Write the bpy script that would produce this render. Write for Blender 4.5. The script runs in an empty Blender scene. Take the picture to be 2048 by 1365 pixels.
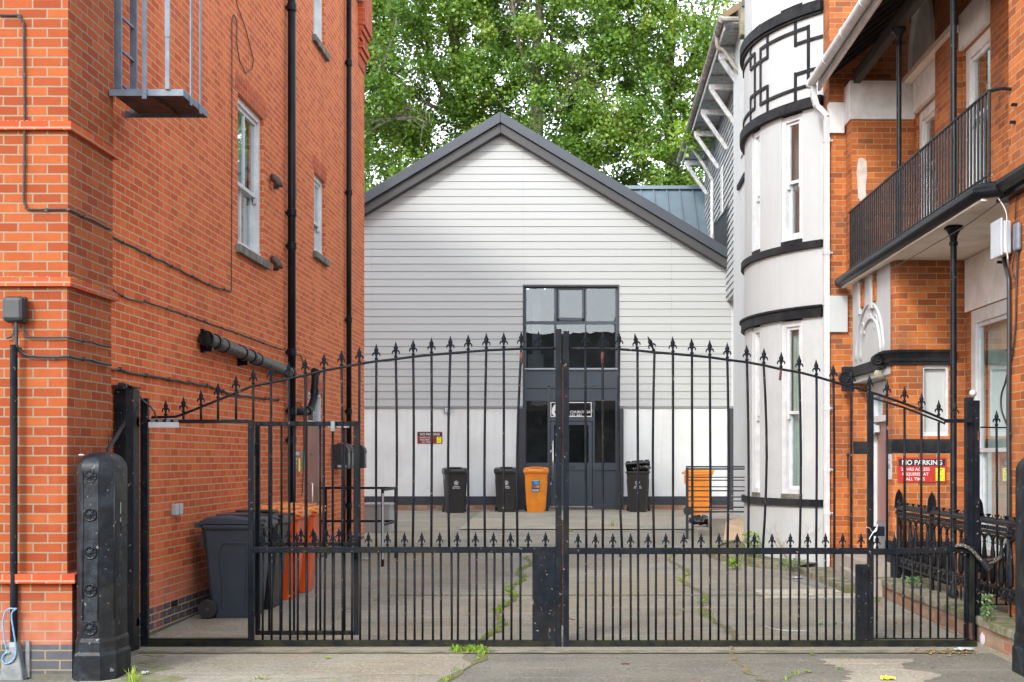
import bpy, math, random
from mathutils import Vector, Matrix
import numpy as np
random.seed(7); RNG = np.random.default_rng(11)
S = bpy.context.scene; COL = S.collection
R = math.radians

# ------------------------------------------------------------------ camera
F, CX, CY, H = 2546.0, 1180.0, 918.0, 1.7        # focal length and principal point of the photo (2048 px wide), eye height
cam = bpy.data.cameras.new('camera'); co = bpy.data.objects.new('camera', cam); COL.objects.link(co)
cam.sensor_width = 36; cam.lens = 36 * F / 2048
cam.shift_x = -(CX - 1024) / 2048; cam.shift_y = (CY - 682.5) / 2048
cam.clip_start = 0.1; cam.clip_end = 3000
co.location = (0, 0, H); co.rotation_euler = (R(90), 0, 0); S.camera = co

# ------------------------------------------------------------------ light
SUN = Vector((0.47, 1.0, -0.67)).normalized()
EL = math.asin(-SUN.z); AZ = math.atan2(-SUN.x, -SUN.y)
w = bpy.data.worlds.new('World'); S.world = w; w.use_nodes = True
nt = w.node_tree; bg = nt.nodes['Background']
sky = nt.nodes.new('ShaderNodeTexSky'); sky.sky_type = 'NISHITA'; sky.sun_disc = False
sky.sun_elevation = EL; sky.sun_rotation = AZ; sky.air_density = 1.0; sky.dust_density = 0.6; sky.ozone_density = 1.0
hs = nt.nodes.new('ShaderNodeHueSaturation'); hs.inputs['Saturation'].default_value = 0.30
nt.links.new(sky.outputs[0], hs.inputs['Color']); nt.links.new(hs.outputs[0], bg.inputs[0]); bg.inputs[1].default_value = 0.15
sl = bpy.data.lights.new('sun', 'SUN'); sl.energy = 0.50; sl.angle = R(7.0); sl.color = (1.0, 0.95, 0.87)
so = bpy.data.objects.new('sun', sl); COL.objects.link(so); so.rotation_euler = SUN.to_track_quat('-Z', 'Y').to_euler()
S.view_settings.view_transform = 'Standard'; S.view_settings.look = 'None'
S.view_settings.exposure = 2.42; S.view_settings.gamma = 1.0

# ------------------------------------------------------------------ photo pixel -> place
def P(px, py, D): return Vector(((px - CX) * D / F, D, H - (py - CY) * D / F))
WX = -4.15                                       # plane of the left building's alley wall
def DL(px, X=WX): return X * F / (px - CX)
def PL(px, py, X=WX): return P(px, py, DL(px, X))
RM = Matrix.Translation((3.505, 17.5, 0)) @ Matrix.Rotation(R(1.03), 4, 'Z')   # frame of the right-hand house
RMI = RM.inverted()
def PRU(px, py, u):
    c = RMI @ Vector((0, 0, H)); d = RMI.to_3x3() @ Vector(((px - CX) / F, 1, (CY - py) / F))
    return c + d * ((u - c.x) / d.x)
def PRV(px, py, v):
    c = RMI @ Vector((0, 0, H)); d = RMI.to_3x3() @ Vector(((px - CX) / F, 1, (CY - py) / F))
    return c + d * ((v - c.y) / d.y)
GY = [(-400, 0), (9, 0), (11.4, .02), (12, .03), (23.4, .24), (25, .28), (30.7, .46), (900, .46)]
def gz(y):
    for (a, za), (b, zb) in zip(GY, GY[1:]):
        if y <= b: return za + (zb - za) * (y - a) / (b - a)
    return .46

# ------------------------------------------------------------------ materials
def newmat(name):
    m = bpy.data.materials.new(name); m.use_nodes = True; n = m.node_tree.nodes
    return m, m.node_tree, n['Principled BSDF']
def N(t, ty, **kw):
    n = t.nodes.new(ty)
    for k, v in kw.items():
        if hasattr(n, k): setattr(n, k, v)
    return n
def ramp(t, src, stops):
    r = N(t, 'ShaderNodeValToRGB'); e = r.color_ramp.elements
    while len(e) < len(stops): e.new(.5)
    for i, (p, c) in enumerate(stops):
        e[i].position = p; e[i].color = (c, c, c, 1) if not hasattr(c, '__len__') else (*c, 1)
    t.links.new(src, r.inputs[0]); return r.outputs[0]
def noise(t, scale, detail=4, rough=.6, vec=None, dist=0):
    n = N(t, 'ShaderNodeTexNoise'); n.inputs['Scale'].default_value = scale; n.inputs['Detail'].default_value = detail
    n.inputs['Roughness'].default_value = rough; n.inputs['Distortion'].default_value = dist
    if vec is None:
        c = N(t, 'ShaderNodeTexCoord'); vec = c.outputs['Object']
    t.links.new(vec, n.inputs['Vector']); return n.outputs['Fac']
def mixc(t, fac, a, b, mode='MIX'):
    m = N(t, 'ShaderNodeMix'); m.data_type = 'RGBA'; m.blend_type = mode
    for s, v in ((m.inputs[0], fac), (m.inputs[6], a), (m.inputs[7], b)):
        if hasattr(v, 'is_linked'): t.links.new(v, s)
        elif hasattr(v, '__len__'): s.default_value = (*v, 1)
        else: s.default_value = v
    return m.outputs[2]
def bump(t, bs, h, strength=.3, dist=.01):
    b = N(t, 'ShaderNodeBump'); b.inputs['Strength'].default_value = strength; b.inputs['Distance'].default_value = dist
    t.links.new(h, b.inputs['Height']); t.links.new(b.outputs[0], bs.inputs['Normal'])
def mat(name, col, rough=.6, col2=None, sc=6, lo=.4, hi=.65, bsc=80, bst=.15, metal=0, spec=.5, speck=None, spsc=90, spt=.72, dirt=None, dsc=1.2, streak=None):
    """one painted/cast/rendered surface: base colour, a second colour in patches, specks of wear, broad dirt"""
    m, t, b = newmat(name)
    c = col
    if col2 is not None: c = mixc(t, ramp(t, noise(t, sc), [(lo, 0), (hi, 1)]), col, col2)
    if dirt is not None: c = mixc(t, ramp(t, noise(t, dsc, 6, .7), [(.45, 0), (.75, .8)]), c, dirt)
    if streak is not None:     # rain streaks running down
        tc = N(t, 'ShaderNodeTexCoord'); mp = N(t, 'ShaderNodeMapping'); t.links.new(tc.outputs['Object'], mp.inputs[0]); mp.inputs['Scale'].default_value = (7, 7, .45)
        c = mixc(t, ramp(t, noise(t, 1.0, 6, .75, mp.outputs[0]), [(.50, 0), (.72, .55)]), c, streak)
        c = mixc(t, ramp(t, noise(t, 3.2, 8, .8), [(.62, 0), (.68, .35)]), c, streak)
    if speck is not None: c = mixc(t, ramp(t, noise(t, spsc, 2, .5), [(spt, 0), (spt + .05, 1)]), c, speck)
    if hasattr(c, 'is_linked'): t.links.new(c, b.inputs['Base Color'])
    else: b.inputs['Base Color'].default_value = (*c, 1)
    b.inputs['Roughness'].default_value = rough; b.inputs['Metallic'].default_value = metal
    b.inputs['Specular IOR Level'].default_value = spec
    if bst: bump(t, b, noise(t, bsc, 3), bst, .004)
    return m
def brickvec(t):
    c = N(t, 'ShaderNodeTexCoord'); g = N(t, 'ShaderNodeNewGeometry')
    s = N(t, 'ShaderNodeSeparateXYZ'); t.links.new(c.outputs['Object'], s.inputs[0])
    s2 = N(t, 'ShaderNodeSeparateXYZ'); t.links.new(c.outputs['Normal'], s2.inputs[0])
    ab = N(t, 'ShaderNodeMath', operation='ABSOLUTE'); t.links.new(s2.outputs[0], ab.inputs[0])
    gt = N(t, 'ShaderNodeMath', operation='GREATER_THAN'); t.links.new(ab.outputs[0], gt.inputs[0]); gt.inputs[1].default_value = .6
    mx = N(t, 'ShaderNodeMix'); t.links.new(gt.outputs[0], mx.inputs[0]); t.links.new(s.outputs[0], mx.inputs[2]); t.links.new(s.outputs[1], mx.inputs[3])
    cb = N(t, 'ShaderNodeCombineXYZ'); t.links.new(mx.outputs[0], cb.inputs[0]); t.links.new(s.outputs[2], cb.inputs[1])
    return cb.outputs[0], c.outputs['Object']
def brickmat(name, c1, c2, c3, mortar, bw=.225, rh=.075, ms=.0065, zoff=0., xoff=0., offset=.5, dirt=None, dlo=.5, dhi=.72, dsc=1.0, plinth=None, wash=None, freq=2, rough=.85):
    m, t, b = newmat(name)
    v, ov = brickvec(t)
    ad = N(t, 'ShaderNodeVectorMath', operation='ADD'); t.links.new(v, ad.inputs[0]); ad.inputs[1].default_value = (xoff + 100 * bw, zoff + 100 * rh * 2, 0)
    # slightly ragged arrises
    nn = N(t, 'ShaderNodeTexNoise'); nn.inputs['Scale'].default_value = 22; t.links.new(ov, nn.inputs['Vector'])
    vm = N(t, 'ShaderNodeVectorMath', operation='SCALE'); vs = N(t, 'ShaderNodeVectorMath', operation='SUBTRACT')
    t.links.new(nn.outputs['Color'], vs.inputs[0]); vs.inputs[1].default_value = (.5, .5, .5); t.links.new(vs.outputs[0], vm.inputs[0]); vm.inputs['Scale'].default_value = .006
    a2 = N(t, 'ShaderNodeVectorMath', operation='ADD'); t.links.new(ad.outputs[0], a2.inputs[0]); t.links.new(vm.outputs[0], a2.inputs[1])
    br = N(t, 'ShaderNodeTexBrick'); t.links.new(a2.outputs[0], br.inputs['Vector'])
    br.offset = offset; br.offset_frequency = 2; br.squash = 1.0
    for k, vv in (('Scale', 1.0), ('Mortar Size', ms), ('Mortar Smooth', .15), ('Bias', 0.0), ('Brick Width', bw), ('Row Height', rh)): br.inputs[k].default_value = vv
    br.inputs['Color1'].default_value = (0, 0, 0, 1); br.inputs['Color2'].default_value = (1, 1, 1, 1); br.inputs['Mortar'].default_value = (.5, .5, .5, 1)
    cr = N(t, 'ShaderNodeValToRGB'); e = cr.color_ramp.elements; e.new(.5)
    for i, (p, c) in enumerate(((0.0, c1), (.5, c2), (1.0, c3))): e[i].position = p; e[i].color = (*c, 1)
    t.links.new(br.outputs['Color'], cr.inputs[0])
    c = cr.outputs[0]
    c = mixc(t, ramp(t, noise(t, 14, 5, .7, ov), [(.35, .0), (.75, .3)]), c, tuple(x * .75 for x in c1))
    if plinth is not None:     # courses of blue brick at the foot of the wall
        s = N(t, 'ShaderNodeSeparateXYZ'); t.links.new(ov, s.inputs[0])
        lt = N(t, 'ShaderNodeMath', operation='LESS_THAN'); t.links.new(s.outputs[2], lt.inputs[0]); lt.inputs[1].default_value = plinth[0]
        c = mixc(t, lt.outputs[0], c, mixc(t, noise(t, 9, 3, .6, ov), (.050, .055, .066), (.105, .108, .118)))
        if len(plinth) > 1:
            lt2 = N(t, 'ShaderNodeMath', operation='LESS_THAN'); t.links.new(s.outputs[2], lt2.inputs[0]); lt2.inputs[1].default_value = plinth[1]
    c = mixc(t, br.outputs['Fac'], c, mortar)
    if wash is not None:       # faded band low on the wall
        s = N(t, 'ShaderNodeSeparateXYZ'); t.links.new(ov, s.inputs[0])
        mr = N(t, 'ShaderNodeMapRange'); t.links.new(s.outputs[2], mr.inputs[0])
        mr.inputs[1].default_value = .30; mr.inputs[2].default_value = .75; mr.inputs[3].default_value = .40; mr.inputs[4].default_value = 0
        mu = N(t, 'ShaderNodeMath', operation='MULTIPLY'); t.links.new(mr.outputs[0], mu.inputs[0]); t.links.new(ramp(t, noise(t, 3, 4, .6, ov), [(.3, 0.2), (.6, 1)]), mu.inputs[1])
        g = N(t, 'ShaderNodeMath', operation='GREATER_THAN'); t.links.new(s.outputs[2], g.inputs[0]); g.inputs[1].default_value = plinth[0] if plinth else -9
        m3 = N(t, 'ShaderNodeMath', operation='MULTIPLY'); t.links.new(mu.outputs[0], m3.inputs[0]); t.links.new(g.outputs[0], m3.inputs[1])
        c = mixc(t, m3.outputs[0], c, wash)
    if dirt is not None: c = mixc(t, ramp(t, noise(t, dsc, 6, .72, ov), [(dlo, 0), (dhi, .75)]), c, dirt)
    mp = N(t, 'ShaderNodeMapping'); t.links.new(ov, mp.inputs[0]); mp.inputs['Scale'].default_value = (2.2, 2.2, .16)
    c = mixc(t, ramp(t, noise(t, 1.0, 6, .7, mp.outputs[0]), [(.54, 0), (.74, .5)]), c, mixc(t, .5, c, tuple(x * .45 for x in c1)))
    c = mixc(t, ramp(t, noise(t, .7, 5, .6, mp.outputs[0]), [(.28, .35), (.40, 0)]), c, tuple(min(.8, x * 1.15 + .05) for x in c3))
    if plinth is not None and len(plinth) > 1:
        c = mixc(t, lt2.outputs[0], c, mixc(t, noise(t, 8, 5, .7, ov), (.07, .07, .045), (.17, .15, .12)))
    t.links.new(c, b.inputs['Base Color']); b.inputs['Roughness'].default_value = rough; b.inputs['Specular IOR Level'].default_value = .25
    inv = N(t, 'ShaderNodeMath', operation='MULTIPLY_ADD'); t.links.new(br.outputs['Fac'], inv.inputs[0]); inv.inputs[1].default_value = -1; 
    sc = N(t, 'ShaderNodeMath', operation='MULTIPLY'); t.links.new(noise(t, 120, 3, .6, ov), sc.inputs[0]); sc.inputs[1].default_value = .25
    t.links.new(sc.outputs[0], inv.inputs[2])
    bump(t, b, inv.outputs[0], .6, .006)
    return m
def glassmat(name, tint=(.75, .85, .82), mirror=.35, rough=.02):
    m, t, b = newmat(name); t.nodes.remove(b); o = t.nodes['Material Output']
    tr = N(t, 'ShaderNodeBsdfTransparent'); tr.inputs[0].default_value = (*tint, 1)
    gl = N(t, 'ShaderNodeBsdfGlossy'); gl.inputs['Color'].default_value = (.9, .95, 1, 1); gl.inputs['Roughness'].default_value = rough
    nb = N(t, 'ShaderNodeBump'); nb.inputs['Strength'].default_value = .05; nb.inputs['Distance'].default_value = .02
    t.links.new(noise(t, 1.6, 2), nb.inputs['Height']); t.links.new(nb.outputs[0], gl.inputs['Normal'])
    lw = N(t, 'ShaderNodeLayerWeight'); lw.inputs[0].default_value = .25
    mr = N(t, 'ShaderNodeMapRange'); t.links.new(lw.outputs['Facing'], mr.inputs[0]); mr.inputs[3].default_value = mirror; mr.inputs[4].default_value = .95
    mx = N(t, 'ShaderNodeMixShader'); t.links.new(mr.outputs[0], mx.inputs[0]); t.links.new(tr.outputs[0], mx.inputs[1]); t.links.new(gl.outputs[0], mx.inputs[2])
    t.links.new(mx.outputs[0], o.inputs[0]); return m

M = {}
M['brick'] = brickmat('red brickwork', (.44, .080, .024), (.54, .110, .031), (.62, .150, .045), (.46, .32, .19), dirt=(.36, .14, .06), dlo=.55, dhi=.8, dsc=.55, plinth=(.285, .06), wash=(.50, .26, .20))
M['brick_front'] = brickmat('red brickwork of the street pier', (.225, .042, .012), (.29, .060, .016), (.35, .088, .024), (.235, .180, .120), dirt=(.20, .08, .05), dlo=.62, dhi=.85, dsc=.7, plinth=(.27, .045), wash=(.50, .26, .20), xoff=.03)
M['brick_string'] = brickmat('red brick on edge', (.38, .055, .018), (.44, .07, .022), (.50, .10, .03), (.30, .22, .15), rh=.085, dirt=(.22, .12, .08))
M['brick_old'] = brickmat('weathered orange brickwork', (.24, .068, .020), (.39, .108, .025), (.50, .152, .036), (.36, .26, .16), bw=.225, rh=.0765, ms=.0045, offset=.5, dirt=(.14, .075, .05), dlo=.47, dhi=.75, dsc=1.7)
M['brick_garden'] = brickmat('worn dwarf wall brick', (.30, .09, .05), (.38, .13, .07), (.36, .24, .17), (.24, .21, .16), bw=.225, rh=.082, ms=.008, dirt=(.16, .14, .09), dlo=.4, dhi=.65, dsc=3)
M['gate'] = mat('black gate paint', (.006, .0085, .013), .45, (.011, .015, .022), 9, .45, .7, 60, .25, spec=.10, speck=(.16, .12, .10), spsc=34, spt=.68, dirt=(.026, .020, .014), dsc=2.2)
M['gate_rust'] = mat('rust', (.12, .038, .022), .85, (.035, .018, .014), 30)
M['gate_low'] = mat('black paint gone green', (.008, .010, .011), .55, (.022, .023, .013), 7, spec=.10, lo=.4, hi=.6, bsc=60, bst=.3, speck=(.12, .05, .025), spsc=30, spt=.73)# .4, .6, 60, .3, speck=(.25, .10, .05), spsc=30, spt=.73)
M['iron'] = mat('old cast iron paint', (.0055, .0075, .012), .42, (.020, .026, .034), 7, .45, .62, 20, 1.0, spec=.22, speck=(.20, .19, .17), spsc=22, spt=.70, dirt=(.020, .018, .013), dsc=2.0)
M['iron_rail'] = mat('black iron railing paint', (.006, .007, .009), .38, (.013, .014, .017), 12, spec=.16, speck=(.20, .19, .18), spsc=42, spt=.70)
M['pipe'] = mat('black plastic pipe', (.006, .007, .010), .36, (.011, .012, .014), 5, spec=.14, bst=.03)
M['pipe_grey'] = mat('dark grey plastic pipe', (.020, .021, .024), .4, (.034, .034, .034), 6, bst=.03)
M['white'] = mat('white masonry paint', (.445, .462, .465), .75, (.415, .43, .432), 1.5, .35, .7, 60, .25, dirt=(.41, .415, .405), dsc=1.1, streak=(.36, .37, .36))
M['rough_white'] = mat('textured white render', (.46, .478, .48), .85, (.42, .437, .44), 2, bsc=70, bst=.8, dirt=(.40, .40, .39), dsc=1.4, streak=(.37, .375, .36))
M['render'] = mat('pale render', (.62, .645, .63), .9, (.58, .60, .59), 1.2, bsc=120, bst=.3, dirt=(.50, .49, .47), dsc=.9, streak=(.50, .50, .485))
M['upvc'] = mat('white window paint', (.50, .51, .52), .35, (.60, .61, .61), 6, bst=.03)
M['oldwhite'] = mat('grubby white paint', (.70, .69, .68), .6, (.62, .60, .58), 5, .4, .7, dirt=(.52, .48, .44), dsc=2.5)
M['soffit'] = mat('cream balcony soffit', (.80, .74, .65), .8, (.70, .63, .54), 1.8, .4, .7, dirt=(.52, .44, .35), dsc=2.2)
M['black'] = mat('black masonry paint', (.010, .011, .014), .62, (.020, .021, .024), 6, bsc=40, bst=.35, spec=.15, dirt=(.035, .033, .03), dsc=3)
M['stone'] = mat('sill stone', (.20, .185, .155), .9, (.09, .09, .075), 8, .35, .6, 60, .5)
M['slate_frame'] = mat('anthracite frame', (.030, .043, .062), .42, (0.0340, 0.0440, 0.0560), 4, bst=.04)
M['slate_dark'] = mat('anthracite pilaster', (0.0200, 0.0215, 0.0280), .5, (0.0250, 0.0260, 0.0320), 4, bst=.05)
M['plinth'] = mat('dark plinth paint', (0.0200, 0.0235, 0.0310), .6, (0.0275, 0.0300, 0.0375), 5, bst=.2)
M['verge'] = mat('dark verge flashing', (.024, .030, .042), .50, (.031, .038, .052), 2, bst=.05)
M['verge_in'] = mat('dark inner bargeboard', (0.0250, 0.0245, 0.0260), .55, (0.0310, 0.0300, 0.0310), 2, bst=.05)
M['tin_roof'] = mat('blue grey metal roof', (.105, .140, .170), .42, (.13, .165, .195), 1.2, bst=.04)
M['slate_roof'] = brickmat('roof slates', (.035, .033, .036), (.055, .050, .052), (.075, .070, .070), (.02, .02, .02), bw=.30, rh=.22, ms=.012, dirt=(.08, .07, .05))
M['door_brown'] = mat('brown door', (.20, .060, .026), .4, (.19, .06, .032), 4, bst=.05)
M['door_pink'] = mat('dusty plum door', (.24, .115, .10), .45, (.27, .14, .125), 4, bst=.05)
M['grey_paint'] = mat('grey steel paint', (.105, .135, .185), .5, (.15, .185, .23), 8, bst=.1, speck=(.30, .12, .06), spsc=24, spt=.74)
M['rust_under'] = mat('rusty steel underside', (.15, .05, .03), .9, (.055, .03, .022), 5, .35, .6, 30, .6)
M['bin_black'] = mat('black bin plastic', (0.0150, 0.0140, 0.0140), .42, (0.0200, 0.0190, 0.0185), 6, bst=.08, dirt=(0.0275, 0.0260, 0.0240))
M['bin_grey'] = mat('slate bin plastic', (.044, .056, .074), .45, (.052, .065, .082), 4, bst=.12, spec=.3, dirt=(.046, .052, .056))
M['bin_orange'] = mat('orange bin plastic', (.80, .25, .012), .42, (.74, .22, .010), 4, bst=.05, dirt=(.55, .19, .03), dsc=5, streak=(.60, .19, .02))
M['bin_orange_red'] = mat('deep orange bin plastic', (.76, .105, .012), .40, (.68, .09, .012), 4, bst=.05, dirt=(.45, .09, .03), dsc=5, streak=(.50, .08, .02))
M['lid_faded'] = mat('sun faded orange lid', (.72, .22, .04), .6, (.62, .28, .10), 5, bst=.1)
M['rubber'] = mat('tyre rubber', (.022, .021, .020), .7, (.03, .03, .03), 9)
M['bag'] = mat('black bin bag', (.012, .012, .013), .18, (.02, .02, .022), 14, bsc=18, bst=.9)
M['steel'] = mat('brushed steel', (.62, .60, .55), .3, metal=.85, bst=.02)
M['silver'] = mat('silver ball paint', (.52, .53, .54), .32, (.58, .58, .58), 6, metal=.35, bst=0)
M['galv'] = mat('galvanised plate', (.20, .215, .22), .5, (.14, .15, .155), 16, metal=.3)
M['plate'] = mat('pale aluminium strip', (.52, .53, .53), .5, (.46, .46, .46), 10)
M['box_white'] = mat('white plastic box', (.44, .46, .50), .4, (.40, .42, .45), 4, bst=.03)
M['box_grey'] = mat('grey plastic box', (.13, .15, .18), .5, (.17, .19, .22), 6, bst=.05)
M['cam_dark'] = mat('dark plastic', (0.0150, 0.0170, 0.0210), .45, (0.0225, 0.0250, 0.0290), 8, bst=.05)
M['cable'] = mat('black cable', (.018, .016, .016), .5, (.035, .03, .028), 20, bst=0)
M['cable_grey'] = mat('grey cable', (.45, .43, .38), .5, bst=0)
M['rope'] = mat('pale blue rope', (.10, .24, .42), .7, (.18, .30, .44), 60)
M['concrete'] = mat('worn concrete', (.30, .275, .235), .92, (.22, .20, .17), 4, .35, .65, 90, .5, speck=(.42, .39, .34), spsc=70, spt=.68, dirt=(.15, .14, .10), dsc=1.6)
M['concrete_light'] = mat('pale concrete', (.40, .37, .32), .92, (.31, .28, .24), 5, .35, .65, 90, .5, speck=(.16, .13, .10), spsc=40, spt=.62, dirt=(.22, .20, .15), dsc=2.2)
M['step'] = mat('concrete step', (.36, .31, .255), .9, (.28, .24, .20), 3, bst=.4, dirt=(.18, .16, .12), dsc=2)
M['moss'] = mat('mossy kerb', (.23, .20, .15), .95, (.105, .11, .045), 5, .4, .6, 50, .6)
M['cardboard'] = mat('cardboard', (.42, .30, .19), .85, (.36, .25, .16), 5, bst=.1)
M['paper'] = mat('white litter', (.40, .40, .42), .6, bst=.2)
M['yellow'] = mat('yellow panel', (.85, .75, .02), .5, bst=0)
M['sign_red'] = mat('dark red sign', (.42, .030, .022), .4, (.38, .028, .02), 3, bst=0)
M['sign_maroon'] = mat('maroon sign', (.19, .022, .016), .4, bst=0)
M['ink_white'] = mat('white lettering', (.62, .62, .62), .5, bst=0)
M['ink_black'] = mat('black lettering', (.015, .015, .018), .5, bst=0)
M['green_sign'] = mat('green sign', (.03, .30, .19), .45, bst=0)
M['sticker'] = mat('blue sticker', (.035, .13, .26), .45, bst=0)
M['stk_cyan'] = mat('cyan print', (.02, .42, .50), .5, bst=0)
M['stk_red'] = mat('red print', (.60, .06, .05), .5, bst=0)
M['stk_orange'] = mat('orange print', (.75, .25, .03), .5, bst=0)
M['curtain'] = mat('pale green blind', (.46, .56, .52), .8, (.36, .46, .43), 3, bst=.1)
M['curtain_w'] = mat('net curtain', (.62, .64, .62), .85, (.52, .54, .52), 5, bst=.1)
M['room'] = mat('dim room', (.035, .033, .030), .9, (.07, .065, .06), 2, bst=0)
M['room_mid'] = mat('grey room wall', (.16, .155, .15), .9, (.10, .10, .10), 1, bst=0)
M['dark'] = mat('dark timber', (.022, .018, .016), .8, (.04, .033, .028), 7)
M['lamp_glass'] = mat('yellowed lamp cover', (.60, .58, .42), .4, (.55, .52, .36), 5, bst=0)
M['timber_grey'] = mat('weathered white boards', (.44, .45, .45), .85, (.26, .27, .27), 9, .35, .65, 50, .3)
M['timber_white'] = mat('white painted timber', (.62, .62, .61), .7, (.40, .40, .40), 8, bst=.2)
M['gutter_old'] = mat('old brown gutter', (.17, .13, .10), .7, (.30, .30, .28), 6)
M['trunk'] = mat('plane tree bark', (.060, .054, .036), .95, (.135, .125, .085), 3.5, .42, .6, 9, .8)
M['glass'] = glassmat('window glass', (.72, .82, .80), .09)
M['glass_dark'] = glassmat('shopfront glass', (.60, .66, .68), .055, .01)
M['leaf_dead'] = mat('dry leaf', (.42, .26, .08), .7, (.30, .16, .05), 40, bst=0)
def leafmat(name, cs, sc=.5, trans=.4):
    m, t, b = newmat(name); o = t.nodes['Material Output']
    g = N(t, 'ShaderNodeNewGeometry')
    cr = N(t, 'ShaderNodeValToRGB'); e = cr.color_ramp.elements
    while len(e) < len(cs): e.new(.5)
    for i, c in enumerate(cs): e[i].position = i / (len(cs) - 1); e[i].color = (*c, 1)
    mm = N(t, 'ShaderNodeMath', operation='MULTIPLY_ADD'); t.links.new(g.outputs['Random Per Island'], mm.inputs[0]); mm.inputs[1].default_value = .55
    n2 = N(t, 'ShaderNodeMath', operation='MULTIPLY_ADD'); t.links.new(noise(t, sc, 3), n2.inputs[0]); n2.inputs[1].default_value = 1.3; n2.inputs[2].default_value = -.42
    t.links.new(n2.outputs[0], mm.inputs[2]); t.links.new(mm.outputs[0], cr.inputs[0])
    t.links.new(cr.outputs[0], b.inputs['Base Color']); b.inputs['Roughness'].default_value = .45; b.inputs['Specular IOR Level'].default_value = .4
    tl = N(t, 'ShaderNodeBsdfTranslucent'); tc = mixc(t, .5, cr.outputs[0], (.30, .42, .02)); t.links.new(tc, tl.inputs[0])
    mx = N(t, 'ShaderNodeMixShader'); mx.inputs[0].default_value = trans
    t.links.new(b.outputs[0], mx.inputs[1]); t.links.new(tl.outputs[0], mx.inputs[2]); t.links.new(mx.outputs[0], o.inputs[0]); return m
M['leaf'] = leafmat('plane leaves', [(.018, .050, .010), (.038, .100, .014), (.070, .155, .018), (.120, .225, .026), (.20, .30, .040), (.38, .36, .10)])
M['weed'] = leafmat('weed leaves', [(.10, .19, .02), (.20, .34, .03), (.38, .50, .05)], 3)
M['hub'] = mat('grey wheel hub', (.055, .055, .057), .5)
M['weed_pale'] = leafmat('grey green weed leaves', [(.08, .16, .07), (.16, .27, .12), (.26, .38, .16)], 3)

# ------------------------------------------------------------------ mesh helpers
WM, KIDS = {}, {}                                # world matrix and children of everything built
def link(o, parent=None, matrix=None):
    """link an object; its mesh stays where it was modelled whatever the parent's own place is"""
    COL.objects.link(o); m = matrix if matrix is not None else Matrix.Identity(4)
    o.matrix_basis = m; WM[o] = m.copy(); KIDS[o] = []
    if parent is not None:
        o.parent = parent; o.matrix_parent_inverse = WM[parent].inverted(); KIDS[parent].append(o)
    return o
def copy_tree(root, matrix):
    """a copy of a thing (built at the origin), its parts and their sub-parts"""
    c = root.copy(); COL.objects.link(c); c.matrix_basis = matrix; WM[c] = matrix; KIDS[c] = []
    def kids(src, dst):
        for ch in KIDS[src]:
            k = ch.copy(); COL.objects.link(k); k.parent = dst; k.matrix_parent_inverse = ch.matrix_parent_inverse.copy(); KIDS[k] = []; KIDS[dst].append(k)
            WM[k] = ch.matrix_basis.copy(); kids(ch, k)
    kids(root, c); return c
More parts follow.
